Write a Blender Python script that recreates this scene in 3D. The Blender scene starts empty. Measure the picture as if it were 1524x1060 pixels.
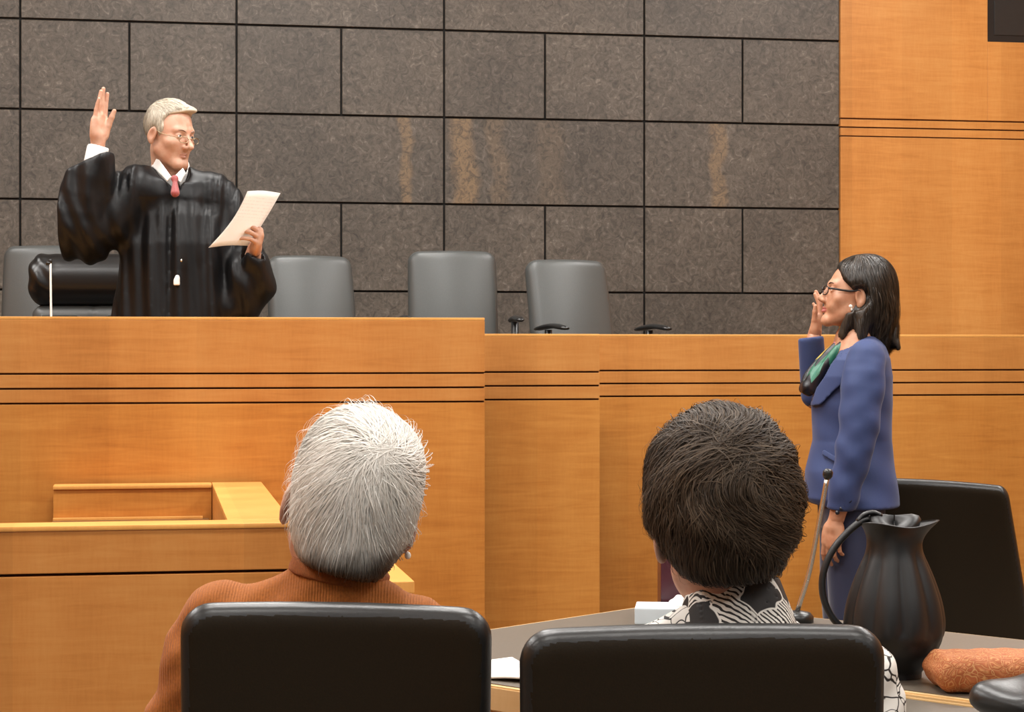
import bpy, bmesh, math, random
import numpy as np
from mathutils import Matrix, Vector
random.seed(7); RNG = np.random.default_rng(7)
S = bpy.context.scene; COL = S.collection
W, H = 1524, 1060
FPX = 3000.0; CAMZ = 1.33; YAW = math.radians(10.0); HOR = 520.0
ST, CT = math.sin(YAW), math.cos(YAW)
# ---------------------------------------------------------------- frames
def c(px, py, D):                       # point in the viewing frame: right, away, up
    return np.array([(px-762.0)*D/FPX, D, CAMZ+(HOR-py)*D/FPX])
def c2w(p):
    x, d, z = p
    return (x*CT+d*ST, -x*ST+d*CT, z)
def depth_at(px, yw):                   # distance at which the sight line meets the plane y = yw
    return yw/(CT-(px-762.0)/FPX*ST)
def wl(px, py, yw): return c2w(c(px, py, depth_at(px, yw)))
def wx(px, yw): return wl(px, 520, yw)[0]
# ---------------------------------------------------------------- tagging
def tag(o, label=None, cat=None, group=None, kind=None):
    if label: o['label'] = label
    if cat: o['category'] = cat
    if group: o['group'] = group
    if kind: o['kind'] = kind
    return o
def empty(name, loc, rz=0.0, label=None, cat=None, group=None):
    o = bpy.data.objects.new(name, None); COL.objects.link(o)
    o.location = loc; o.rotation_euler = (0, 0, rz); o.empty_display_size = .1
    return tag(o, label, cat, group)
def mk(name, verts, faces, mats, parent=None, mi=None, smooth=True, off=None):
    v = np.asarray(verts, dtype=np.float64)
    if off is not None: v = v-np.asarray(off)
    me = bpy.data.meshes.new(name)
    me.from_pydata(v.tolist(), [], [tuple(f) for f in (faces.tolist() if hasattr(faces, 'tolist') else faces)])
    if not isinstance(mats, (list, tuple)): mats = [mats]
    for m in mats: me.materials.append(m)
    if mi is not None: me.polygons.foreach_set('material_index', np.asarray(mi, dtype=np.int32))
    if smooth: me.polygons.foreach_set('use_smooth', np.ones(len(me.polygons), dtype=bool))
    me.update()
    o = bpy.data.objects.new(name, me); COL.objects.link(o)
    if parent is not None: o.parent = parent
    return o
def from_bm(name, bm, mats, parent=None, smooth=False):
    me = bpy.data.meshes.new(name); bm.to_mesh(me); bm.free()
    if not isinstance(mats, (list, tuple)): mats = [mats]
    for m in mats: me.materials.append(m)
    if smooth: me.polygons.foreach_set('use_smooth', np.ones(len(me.polygons), dtype=bool))
    o = bpy.data.objects.new(name, me); COL.objects.link(o)
    if parent is not None: o.parent = parent
    return o
def bm_box(bm, lo, hi, bev=0.0, seg=2):
    g = bmesh.ops.create_cube(bm, size=1.0)
    lo = Vector(lo); hi = Vector(hi)
    for v in g['verts']:
        v.co = Vector([(lo[i]+hi[i])/2+v.co[i]*(hi[i]-lo[i]) for i in range(3)])
    if bev > 0:
        es = list({e for v in g['verts'] for e in v.link_edges})
        bmesh.ops.bevel(bm, geom=es, offset=bev, segments=seg, profile=.7, affect='EDGES')
def box(name, lo, hi, mat, parent=None, bev=0.003, seg=2):
    bm = bmesh.new(); bm_box(bm, lo, hi, bev, seg)
    return from_bm(name, bm, mat, parent)
def prism(name, pts, z0, z1, mat, parent=None, bev=.003):
    bm = bmesh.new()
    a = [bm.verts.new((p[0], p[1], z0)) for p in pts]
    b = [bm.verts.new((p[0], p[1], z1)) for p in pts]
    n = len(pts)
    bm.faces.new(a[::-1]); bm.faces.new(b)
    for i in range(n): bm.faces.new((a[i], a[(i+1) % n], b[(i+1) % n], b[i]))
    bmesh.ops.recalc_face_normals(bm, faces=bm.faces)
    if bev: bmesh.ops.bevel(bm, geom=list(bm.edges), offset=bev, segments=2, affect='EDGES')
    return from_bm(name, bm, mat, parent)
def spline(pts, n):
    P = np.asarray(pts, float); m = len(P)
    Q = np.vstack([2*P[0]-P[1], P, 2*P[-1]-P[-2]])
    out = []
    for t in np.linspace(0, m-1-1e-9, n):
        i = int(t); f = t-i
        p0, p1, p2, p3 = Q[i], Q[i+1], Q[i+2], Q[i+3]
        out.append(.5*(2*p1+(p2-p0)*f+(2*p0-5*p1+4*p2-p3)*f*f+(3*p1-p0-3*p2+p3)*f**3))
    return np.array(out)
def tube_geo(path, rad, ns=10, flat=1.0, ref=(0, 0, 1)):
    path = np.asarray(path, float); n = len(path)
    rad = np.broadcast_to(np.asarray(rad, float), (n,))
    T = np.gradient(path, axis=0); T /= np.linalg.norm(T, axis=1)[:, None]+1e-12
    ref = np.asarray(ref, float)
    V = []; F = []
    for i in range(n):
        a = np.cross(T[i], ref)
        if np.linalg.norm(a) < 1e-3: a = np.cross(T[i], (0, 1, 0.1))
        a /= np.linalg.norm(a); b = np.cross(a, T[i])
        for k in range(ns):
            th = 2*math.pi*k/ns
            V.append(path[i]+rad[i]*(math.cos(th)*a+math.sin(th)*flat*b))
    for i in range(n-1):
        for k in range(ns):
            k2 = (k+1) % ns
            F.append((i*ns+k, (i+1)*ns+k, (i+1)*ns+k2, i*ns+k2))
    F.append(tuple(range(ns))); F.append(tuple(range((n-1)*ns, n*ns))[::-1])
    return np.array(V), F
def tube(name, path, rad, mat, parent=None, ns=10, flat=1.0, off=None, ref=(0, 0, 1)):
    V, F = tube_geo(path, rad, ns, flat, ref)
    return mk(name, V, F, mat, parent, off=off)
def lathe_geo(prof, fn=None, ns=64, cx=0, cy=0):
    V = []; F = []
    for (r, z) in prof:
        for k in range(ns):
            th = 2*math.pi*k/ns
            rr, zz = fn(r, z, th) if fn else (r, z)
            V.append((cx+rr*math.cos(th), cy+rr*math.sin(th), zz))
    n = len(prof)
    for i in range(n-1):
        for k in range(ns):
            k2 = (k+1) % ns
            F.append((i*ns+k, i*ns+k2, (i+1)*ns+k2, (i+1)*ns+k))
    F.append(tuple(range(ns))[::-1])
    return V, F
# ---------------------------------------------------------------- signed-distance modelling
def ell(P, ce, r, R=None):
    x = [P[i]-ce[i] for i in range(3)]
    if R is not None: x = [sum(R[j][i]*x[j] for j in range(3)) for i in range(3)]   # R columns are the axes
    k0 = np.sqrt(sum((x[i]/r[i])**2 for i in range(3)))
    k1 = np.sqrt(sum((x[i]/r[i]**2)**2 for i in range(3)))+1e-9
    return k0*(k0-1)/k1
def cap(P, a, b, ra, rb=None):
    rb = ra if rb is None else rb
    ba = [float(b[i]-a[i]) for i in range(3)]
    L2 = sum(t*t for t in ba)+1e-12
    pa = [P[i]-a[i] for i in range(3)]
    h = np.clip(sum(pa[i]*ba[i] for i in range(3))/L2, 0, 1)
    return np.sqrt(sum((pa[i]-ba[i]*h)**2 for i in range(3)))-(ra+(rb-ra)*h)
def chain(P, pts, rads, k=.0):
    d = None
    for i in range(len(pts)-1):
        e = cap(P, pts[i], pts[i+1], rads[i], rads[i+1])
        d = e if d is None else (smin(d, e, k) if k else np.minimum(d, e))
    return d
def rbox(P, ce, h, r):
    q = [np.abs(P[i]-ce[i])-(h[i]-r) for i in range(3)]
    o = np.sqrt(sum(np.maximum(t, 0)**2 for t in q))
    return o+np.minimum(np.maximum(q[0], np.maximum(q[1], q[2])), 0)-r
def smin(a, b, k):
    h = np.clip(.5+.5*(b-a)/k, 0, 1)
    return b*(1-h)+a*h-k*h*(1-h)
def smax(a, b, k): return -smin(-a, -b, k)
def sstep(a, b, x):
    t = np.clip((x-a)/(b-a), 0, 1); return t*t*(3-2*t)
def nets(f, lo, hi, res):
    lo = np.asarray(lo, float); hi = np.asarray(hi, float)
    n = np.maximum(((hi-lo)/res).astype(int)+2, 4)
    ax = [lo[i]+res*np.arange(n[i]) for i in range(3)]
    V = np.empty(tuple(n), dtype=np.float32)
    step = max(1, int(400000/(n[1]*n[2])))
    for i in range(0, n[0], step):
        X, Y, Z = np.meshgrid(ax[0][i:i+step], ax[1], ax[2], indexing='ij')
        V[i:i+step] = f((X, Y, Z))
    for a in range(3):                                   # close the surface at the edge of the grid
        sl = [slice(None)]*3
        for e in (0, -1):
            sl[a] = e; V[tuple(sl)] = np.maximum(V[tuple(sl)], res*.5)
    cn = n-1; ins = V < 0
    ids = []; pos = []; quads = []
    str_ = np.array([cn[1]*cn[2], cn[2], 1])
    for a in range(3):
        b, d = (a+1) % 3, (a+2) % 3
        s0 = [slice(None)]*3; s1 = [slice(None)]*3
        s0[a] = slice(0, -1); s1[a] = slice(1, None)
        E = np.argwhere(ins[tuple(s0)] != ins[tuple(s1)])
        ok = (E[:, b] > 0) & (E[:, b] < cn[b]) & (E[:, d] > 0) & (E[:, d] < cn[d])
        E = E[ok]
        E1 = E.copy(); E1[:, a] += 1
        v0 = V[E[:, 0], E[:, 1], E[:, 2]]; v1 = V[E1[:, 0], E1[:, 1], E1[:, 2]]
        t = v0/(v0-v1)
        p = E.astype(float); p[:, a] += t
        cs = []
        for (ob, od) in ((-1, -1), (0, -1), (0, 0), (-1, 0)):
            q = E.copy(); q[:, b] += ob; q[:, d] += od
            l = q@str_; cs.append(l); ids.append(l); pos.append(p)
        Q = np.stack(cs, 1); flip = v0 > 0
        Q[flip] = Q[flip][:, ::-1]
        quads.append(Q)
    ids = np.concatenate(ids); pos = np.concatenate(pos); quads = np.concatenate(quads)
    u, inv = np.unique(ids, return_inverse=True)
    cnt = np.bincount(inv)
    vv = np.stack([np.bincount(inv, pos[:, i])/cnt for i in range(3)], 1)
    return lo+vv*res, np.searchsorted(u, quads)
def relax(V, F, it=4):
    a = F.reshape(-1); b = np.roll(F, -1, 1).reshape(-1)
    for _ in range(it):
        cnt = np.bincount(a, minlength=len(V))+np.bincount(b, minlength=len(V))
        V = V*.35+.65*np.stack([(np.bincount(a, V[b, i], len(V))+np.bincount(b, V[a, i], len(V)))/cnt for i in range(3)], 1)
    return V, F
def join(geos):
    Vs = []; Fs = []; o = 0
    for v, f in geos:
        v = np.asarray(v); Vs.append(v); Fs += [tuple(int(i)+o for i in q) for q in f]; o += len(v)
    return np.concatenate(Vs), Fs
# ---------------------------------------------------------------- materials
def lin(r, g, b):
    f = lambda u: (u/255/12.92) if u <= 10.3 else ((u/255+.055)/1.055)**2.4
    return (f(r), f(g), f(b), 1)
class NT:
    def __init__(s, name):
        s.m = bpy.data.materials.new(name); s.m.use_nodes = True
        s.t = s.m.node_tree; s.t.nodes.clear()
        s.out = s.n('ShaderNodeOutputMaterial'); s.b = s.n('ShaderNodeBsdfPrincipled')
        s.l(s.b.outputs[0], s.out.inputs[0])
    def n(s, ty, **kw):
        o = s.t.nodes.new(ty)
        for k, v in kw.items(): setattr(o, k, v)
        return o
    def l(s, a, b): s.t.links.new(a, b)
    def set(s, **kw):
        for k, v in kw.items(): s.b.inputs[k.replace('_', ' ')].default_value = v
    def coord(s, scale=(1, 1, 1), loc=(0, 0, 0), rot=(0, 0, 0), which='Object'):
        tc = s.n('ShaderNodeTexCoord'); mp = s.n('ShaderNodeMapping')
        mp.inputs['Scale'].default_value = scale; mp.inputs['Location'].default_value = loc; mp.inputs['Rotation'].default_value = rot
        s.l(tc.outputs[which], mp.inputs[0]); return mp.outputs[0]
    def noise(s, vec, scale=5, detail=4, rough=.5, dist=0):
        o = s.n('ShaderNodeTexNoise'); s.l(vec, o.inputs['Vector'])
        o.inputs['Scale'].default_value = scale; o.inputs['Detail'].default_value = detail
        o.inputs['Roughness'].default_value = rough; o.inputs['Distortion'].default_value = dist
        return o.outputs['Fac']
    def ramp(s, fac, stops, interp='LINEAR'):
        o = s.n('ShaderNodeValToRGB'); s.l(fac, o.inputs[0]); cr = o.color_ramp; cr.interpolation = interp
        while len(cr.elements) < len(stops): cr.elements.new(.5)
        for e, (p, col) in zip(cr.elements, stops): e.position = p; e.color = col
        return o.outputs[0]
    def mix(s, fac, a, b, mode='MIX'):
        o = s.n('ShaderNodeMix', data_type='RGBA', blend_type=mode)
        for sock, v in ((o.inputs[0], fac), (o.inputs[6], a), (o.inputs[7], b)):
            if hasattr(v, 'links') or hasattr(v, 'is_output'): s.l(v, sock)
            else: sock.default_value = v
        return o.outputs[2]
    def math(s, op, a, b=0.0, cc=None):
        o = s.n('ShaderNodeMath', operation=op)
        for i, v in enumerate((a, b) if cc is None else (a, b, cc)):
            if hasattr(v, 'is_output'): s.l(v, o.inputs[i])
            else: o.inputs[i].default_value = v
        return o.outputs[0]
    def mrange(s, v, a, b, lo=0.0, hi=1.0, smooth=True):
        o = s.n('ShaderNodeMapRange'); o.interpolation_type = 'SMOOTHSTEP' if smooth else 'LINEAR'
        s.l(v, o.inputs[0])
        for i, t in enumerate((a, b, lo, hi)): o.inputs[i+1].default_value = t
        return o.outputs[0]
    def color(s, sock): s.l(sock, s.b.inputs['Base Color'])
    def bump(s, h, strength=.3, dist=.01):
        o = s.n('ShaderNodeBump'); o.inputs['Strength'].default_value = strength; o.inputs['Distance'].default_value = dist
        s.l(h, o.inputs['Height']); s.l(o.outputs[0], s.b.inputs['Normal'])
def plain(name, col, rough=.6, metal=0.0, var=.08, scale=30, bump=0.0, spec=.5):
    m = NT(name); v = m.coord(); nz = m.noise(v, scale, 3)
    a = tuple(col[i]*(1-var) for i in range(3))+(1,); b = tuple(min(1, col[i]*(1+var)) for i in range(3))+(1,)
    m.color(m.ramp(nz, [(.3, a), (.7, b)])); m.set(Roughness=rough, Metallic=metal)
    m.b.inputs['Specular IOR Level'].default_value = spec
    if bump: m.bump(nz, bump, .004)
    return m.m
def wood(name, light, mid, dark, rip=1.0, rough=.38):
    m = NT(name)
    big = m.noise(m.coord((2.2, 2.2, .35)), 1.6, 3, .55)
    fig = m.noise(m.coord((3.0, 3.0, 34)), 1.5, 4, .6, .6)
    fine = m.noise(m.coord((60, 60, 8)), 2.0, 3, .6)
    f = m.math('ADD', m.math('MULTIPLY', big, .55), m.math('ADD', m.math('MULTIPLY', fig, .36*rip), m.math('MULTIPLY', fine, .14)))
    base = m.ramp(f, [(.36, dark), (.52, mid), (.70, light)])
    # veneer leaves: slight change of tone from leaf to leaf
    sx = m.n('ShaderNodeSeparateXYZ'); m.l(m.coord(), sx.inputs[0])
    leaf = m.math('FLOOR', m.math('MULTIPLY', sx.outputs[0], 3.7))
    wn = m.n('ShaderNodeTexWhiteNoise', noise_dimensions='1D'); m.l(leaf, wn.inputs['W'])
    tone = m.mrange(wn.outputs['Value'], 0, 1, .93, 1.05, False)
    cb = m.n('ShaderNodeCombineColor')
    for i in range(3): m.l(tone, cb.inputs[i])
    m.color(m.mix(1.0, base, cb.outputs[0], 'MULTIPLY'))
    m.set(Roughness=rough); m.bump(fine, .05, .002)
    m.b.inputs['Specular IOR Level'].default_value = .35
    return m.m
M = {}
M['wood'] = wood('maple_veneer', (.56, .262, .072, 1), (.49, .205, .049, 1), (.39, .147, .030, 1))
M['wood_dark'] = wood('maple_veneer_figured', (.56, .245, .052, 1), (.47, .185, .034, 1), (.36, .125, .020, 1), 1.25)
M['wood_rail'] = wood('maple_solid', (.78, .42, .13, 1), (.70, .35, .095, 1), (.60, .28, .07, 1), .6, .3)
M['wood_edge'] = wood('maple_pale_edge', (.80, .60, .32, 1), (.74, .52, .26, 1), (.66, .44, .20, 1), .5, .35)
M['gap'] = plain('dark_gap', (.006, .005, .004), .9)
M['groove'] = plain('groove_wood', (.09, .035, .01), .8)
M['carpet'] = plain('carpet_taupe', (.10, .075, .055), .95, scale=200, bump=.4, var=.2)
M['ceiling'] = plain('ceiling_white', (.72, .70, .66), .9)
M['leather'] = plain('black_leather', (.012, .0115, .011), .36, scale=260, bump=.06, var=.1)
M['leather_sheen'] = plain('black_leather_greyed', (.060, .064, .062), .40, scale=260, bump=.06, var=.06)  # black leather; its sheen under the lights is put into a greyer base colour
M['chair_shell'] = plain('chair_back_vinyl', (.016, .0100, .0036), .60, scale=400, bump=.05, var=.12, spec=.25)
M['black'] = plain('black_plastic', (.010, .010, .010), .32)
M['black_matte'] = plain('black_rubber', (.012, .012, .012), .7)
M['chrome'] = plain('satin_steel', (.62, .60, .56), .25, 1.0, .03)
M['white_metal'] = plain('white_enamel_stem', (.88, .87, .83), .3)
M['grey_top'] = plain('grey_laminate', (.105, .086, .064), .42, scale=120, var=.06)
M['paper'] = plain('white_paper', (.86, .85, .79), .75, var=.02)
M['box_blue'] = plain('pale_blue_card', (.66, .76, .82), .6, var=.03)
M['maroon'] = plain('maroon_vinyl', (.055, .006, .014), .28, var=.1)
def stone():
    m = NT('brown_granite')
    v = m.coord()
    fib = m.noise(v, 26, 6, .68, 1.6)
    big = m.noise(v, 2.2, 3, .5)
    speck = m.noise(v, 90, 3, .6)
    base = m.ramp(fib, [(.30, (.026, .019, .013, 1)), (.47, (.064, .050, .037, 1)), (.60, (.092, .074, .057, 1)), (.76, (.20, .165, .135, 1))])
    base = m.mix(m.mrange(speck, .55, .72, 0, .55), base, (.030, .022, .015, 1))
    isl = m.n('ShaderNodeNewGeometry')
    tone = m.math('MULTIPLY', m.mrange(isl.outputs['Random Per Island'], 0, 1, .92, 1.08, False), m.mrange(big, .3, .7, .86, 1.14))
    cb = m.n('ShaderNodeCombineColor')
    for i in range(3): m.l(tone, cb.inputs[i])
    base = m.mix(1.0, base, cb.outputs[0], 'MULTIPLY')
    # tan mineral veins of the middle course
    sx = m.n('ShaderNodeSeparateXYZ'); m.l(v, sx.inputs[0])
    wob = m.math('MULTIPLY', m.math('SUBTRACT', m.noise(m.coord((1, 1, 1)), 5, 4), .5), .16)
    xx = m.math('ADD', sx.outputs[0], wob)
    rowm = m.math('MULTIPLY', m.mrange(sx.outputs[2], 2.045, 2.052), m.mrange(sx.outputs[2], 2.476, 2.483, 1, 0))
    tot = None
    for px, w, a in ((604, .040, .62), (689, .085, .75), (742, .07, .28), (1068, .055, .60), (820, .10, .15)):
        d = m.math('ABSOLUTE', m.math('SUBTRACT', xx, wx(px, 9.9)))
        k = m.mrange(d, w*.35, w, a, 0)
        tot = k if tot is None else m.math('MAXIMUM', tot, k)
    tot = m.math('MULTIPLY', m.math('MULTIPLY', tot, rowm), m.mrange(fib, .36, .58, .25, 1))
    base = m.mix(tot, base, (.20, .125, .060, 1))
    m.color(base); m.set(Roughness=.5); m.bump(fib, .15, .004)
    return m.m
M['stone'] = stone()
def skin(name, base, red):
    m = NT(name); v = m.coord()
    nz = m.noise(v, 35, 4)
    m.color(m.mix(m.mrange(nz, .35, .7), base, red)); m.set(Roughness=.48)
    m.b.inputs['Subsurface Weight'].default_value = .12
    m.b.inputs['Subsurface Radius'].default_value = (.010, .004, .002)
    m.b.inputs['Subsurface Scale'].default_value = .6
    m.bump(m.noise(v, 400, 2), .06, .001)
    return m.m
def hairmat(name, stops, rough=.42, band=None):
    m = NT(name); g = m.n('ShaderNodeNewGeometry')
    f = g.outputs['Random Per Island']
    nz = m.noise(m.coord(), 22, 3)
    f = m.math('ADD', m.math('MULTIPLY', f, .65), m.math('MULTIPLY', nz, .35))
    col = m.ramp(f, stops)
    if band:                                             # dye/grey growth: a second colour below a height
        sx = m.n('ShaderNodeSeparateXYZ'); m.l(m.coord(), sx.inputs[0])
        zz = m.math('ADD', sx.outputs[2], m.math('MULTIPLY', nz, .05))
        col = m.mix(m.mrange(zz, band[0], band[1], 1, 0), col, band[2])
    m.color(col); m.set(Roughness=rough)
    m.b.inputs['Specular IOR Level'].default_value = .4
    return m.m
# ================================================================ the room
YB = 9.9
XL, XR, ZC = -4.6, 6.2, 4.5
struct = lambda o: tag(o, kind='structure')
struct(box('floor', (XL, -3.5, -.1), (XR, YB+.3, 0), M['carpet'], bev=0))
struct(box('ceiling', (XL, -3.5, ZC), (XR, YB+.3, ZC+.1), M['ceiling'], bev=0))
struct(box('wall_left', (XL-.1, -3.5, 0), (XL, YB+.3, ZC), M['wood'], bev=0))
struct(box('wall_right', (XR, -3.5, 0), (XR+.1, YB+.3, ZC), M['wood'], bev=0))
XS = wx(1249, YB)                                        # stone ends, timber begins
def stone_wall():
    joints = [wx(p, YB) for p in (30, 352, 661, 959)]+[XS]
    bw = joints[1]-joints[0]
    while joints[0] > XL: joints.insert(0, joints[0]-bw)
    joints[0] = XL
    zs = [0, .315, .748, 1.181, 1.615, 2.049, 2.480, 2.912, 3.345, 3.778, 4.21, ZC]
    bm = bmesh.new(); g = .0048
    for r in range(len(zs)-1):
        half = (r % 2 == 0)                              # courses of half blocks alternate with whole ones
        xs = []
        for i in range(len(joints)-1):
            xs.append(joints[i])
            if half: xs.append((joints[i]+joints[i+1])/2)
        xs.append(joints[-1])
        for i in range(len(xs)-1):
            bm_box(bm, (xs[i]+g, YB, zs[r]+g), (xs[i+1]-g*(i < len(xs)-2), YB+.05, zs[r+1]-g), .002, 1)
    return from_bm('wall_back', bm, M['stone'])
struct(stone_wall())
struct(box('trim_1', (XL, YB+.012, 0), (XS, YB+.3, ZC), M['gap'], bev=0))        # dark bed behind the joints
tw = box('wall_timber', (XS, YB-.02, 0), (XR, YB+.3, 2.421), M['wood'], bev=.002); tw.name = 'wall_back_timber'; struct(tw)
ti = 2
for z0, z1, m_ in ((2.427, 2.466, 'wood'), (2.473, 2.510, 'wood')):
    struct(box('trim_%d' % ti, (XS, YB-.02, z0), (XR, YB+.3, z1), M[m_], bev=.0015)); ti += 1
struct(box('trim_4', (XS+.002, YB-.008, 2.42), (XR, YB+.28, 2.52), M['groove'], bev=0))
dx0 = wx(1470, YB-.02); dz0 = 1.33+(520-62)*depth_at(1470, YB-.02)/FPX
# timber above the grooves, with the opening for the display
bm = bmesh.new()
bm_box(bm, (XS, YB-.02, 2.517), (dx0, YB+.3, ZC), .002, 1)
bm_box(bm, (dx0, YB-.02, 2.517), (XR, YB+.3, dz0), .002, 1)
bm_box(bm, (dx0, YB-.02, dz0+1.05), (XR, YB+.3, ZC), .002, 1)
bm_box(bm, (dx0+1.7, YB-.02, dz0), (XR, YB+.3, dz0+1.05), .002, 1)
o = from_bm('wall_back_upper_timber', bm, M['wood']); struct(o)
dsp = empty('wall_display', (dx0+.85, YB+.10, dz0), 0, 'large dark display set into the timber wall at upper right', 'display')
box('bezel', (-.845, -.03, .005), (.845, .1, 1.045), M['black'], dsp, .004)
scr = plain('dark_screen', (.016, .015, .014), .35)
box('screen', (-.775, -.034, .05), (.775, 0, 1.0), scr, dsp, .001)
# raised floor behind the bench
struct(box('dais_floor', (XL, 7.06, 0), (wx(1300, 7.7), YB, .45), M['carpet'], bev=0))
bpy.data.objects['dais_floor'].name = 'floor_dais'
# ---------------------------------------------------------------- the bench, three stepped sections
G = (1.2535, 1.207, 1.1610)
def bench(x0, x1, yf, ztop, depth, label, lower=None, cap_h=.010):
    b = empty('bench_section', ((x0+x1)/2, yf+depth/2, 0), 0, label, 'judge bench', None)
    ox, oy = (x0+x1)/2, yf+depth/2
    def bb(n, z0, z1, m, y0=yf, y1=None, e=.0015):
        y1 = yf+.04 if y1 is None else y1
        return box(n, (x0-ox, y0-oy, z0), (x1-ox, y1-oy, z1), m, b, e)
    g = .0030
    bb('upper_panel', G[0]+g, ztop-cap_h, M['wood'])
    bb('trim_strip', G[1]+g, G[0]-g, M['wood'])
    bb('trim_strip', G[2]+g, G[1]-g, M['wood'])
    bb('lower_panel', .06, G[2]-g, M['wood_dark'])
    bb('plinth', 0, .06, M['gap'], yf+.03)
    bb('carcass', .05, ztop-cap_h-.002, M['groove'], yf+.014, yf+.06)
    bb('top_rail', ztop-cap_h, ztop, M['wood_rail'], yf, yf+.09, .003)
    bb('worktop', ztop-.28, ztop-.25, M['wood_rail'], yf+.06, yf+depth)
    bb('end_panel', .02, ztop-.28, M['wood_dark'], yf+.06, yf+.10)
    return b
xa = wx(721.5, 6.43); xb = wx(892.5, 6.66)
bench(XL+.02, xa, 6.43, 1.432, .62, 'tall maple bench section with the highest top, the robed man behind it')
bench(xa+.002, xb, 6.66, 1.382, .6, 'short maple bench section stepping down beside the tall one', None)
bench(xb+.002, XR-.02, 7.05, 1.384, .6, 'long low maple bench section behind the woman in the blue suit', None)
# ---------------------------------------------------------------- clerk's enclosure in front of the bench
ZR = .90; YF = 4.88; YK = 6.40
xr_o = wl(437, 784, YF)[0]; xr_i = xr_o-.155
xl_b = wx(80, 6.36)
en = empty('clerk_enclosure', (xr_o-1.2, (YF+YK)/2, 0), 0, 'low maple enclosure with open interior in front of the bench, lower left', 'enclosure')
ex, ey = xr_o-1.2, (YF+YK)/2
def eb(n, lo, hi, m, e=.002): return box(n, (lo[0]-ex, lo[1]-ey, lo[2]), (hi[0]-ex, hi[1]-ey, hi[2]), M[m], en, e)
eb('front_rail', (XL+.02, YF, .800), (xr_o, YF+.10, ZR), 'wood')
eb('front_cap', (XL+.02, YF-.004, ZR), (xr_o, YF+.11, ZR+.012), 'wood_rail', .004)
eb('front_panel', (XL+.02, YF, .05), (xr_o, YF+.05, .793), 'wood')
eb('plinth', (XL+.02, YF+.03, 0), (xr_o, YF+.08, .05), 'gap', 0)
eb('inner_lining', (XL+.02, YF+.04, .05), (xr_o, YF+.07, .80), 'groove', 0)
eb('side_panel', (xr_i, YF+.105, .0), (xr_o, YK-.002, ZR), 'wood')
eb('side_cap', (xr_i, YF+.112, ZR), (xr_o, YK, ZR+.012), 'wood_rail', .003)
eb('back_panel', (xl_b, YK-.075, .0), (xr_i-.002, YK-.002, ZR), 'wood_dark')  # darker veneer puts the shade of the interior into the panel colour
eb('back_cap', (xl_b, YK-.085, ZR), (xr_i-.002, YK, ZR+.012), 'wood_rail', .004)
zd = 1.33-(773-520)*depth_at(215, YK-.09)/FPX
M['desk_shaded'] = wood('shelf_maple_shaded', (.20, .10, .036, 1), (.155, .072, .024, 1), (.11, .05, .016, 1))  # wood darkened to carry the shade inside the enclosure
eb('inner_desk', (xl_b, YK-.62, zd-.03), (xr_i-.012, YK-.078, zd), 'desk_shaded', .002)
eb('desk_lip', (xl_b, YK-.100, zd), (xr_i-.03, YK-.077, zd+.007), 'wood_rail', .001)
# lower desk to the right of it
dk = empty('clerk_desk', (xr_o+.14, 5.6, 0), 0, 'pale maple desk ledge beside the enclosure, behind the white-haired person', 'desk')
xd = wl(617, 866, YF)[0]
box('desk_top', (xr_o+.004-xr_o-.14, YF-5.6, .735), (xd-xr_o-.14, YK-5.6, .764), M['wood_rail'], dk, .003)
box('desk_side', (xd-.04-xr_o-.14, YF+.25-5.6, 0), (xd-.012-xr_o-.14, YK-5.6, .735), M['wood'], dk, .002)
# ---------------------------------------------------------------- camera
cam = bpy.data.cameras.new('camera'); co = bpy.data.objects.new('camera', cam); COL.objects.link(co)
cam.sensor_fit = 'HORIZONTAL'; cam.sensor_width = 36; cam.lens = 36*FPX/W
co.location = (0, 0, CAMZ); co.rotation_euler = (math.radians(90), 0, -YAW)
cam.shift_y = -(530-HOR)/W; cam.clip_start = .05
S.camera = co
# ---------------------------------------------------------------- light
S.view_settings.view_transform = 'Standard'; S.view_settings.look = 'None'
S.view_settings.gamma = 1; S.view_settings.use_curve_mapping = False; S.view_settings.exposure = 0.0
wd = bpy.data.worlds.new('world'); S.world = wd; wd.use_nodes = True
wd.node_tree.nodes['Background'].inputs[0].default_value = (1, 1, 1, 1)
wd.node_tree.nodes['Background'].inputs[1].default_value = .20
lampm = NT('lamp_diffuser'); lampm.color(lampm.ramp(lampm.noise(lampm.coord(), 3), [(0, (.9, .88, .84, 1)), (1, (.95, .93, .9, 1))]))
lampm.b.inputs['Emission Color'].default_value = (1, .93, .83, 1); lampm.b.inputs['Emission Strength'].default_value = 6
k = 0
for yy, pw in ((-2.2, 45), (1.0, 45), (3.9, 88), (6.2, 88), (8.0, 62)):
    for xx in (-2.6, .6, 3.8):
        t = empty('ceiling_light', (xx, yy, ZC), 0, 'recessed rectangular ceiling light above the courtroom', 'ceiling light', 'ceiling lights')
        box('frame', (-.75, -.35, -.03), (.75, .35, 0), M['white_metal'], t, .004)
        box('diffuser', (-.70, -.30, -.036), (.70, .30, -.028), lampm.m, t, .002)
        L = bpy.data.lights.new('lamp', 'AREA'); L.shape = 'RECTANGLE'; L.size = 1.4; L.size_y = .6; L.energy = pw; L.color = (1, .99, .97)
        lo = bpy.data.objects.new('lamp', L); COL.objects.link(lo); lo.location = (0, 0, -.06); lo.parent = t
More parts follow.
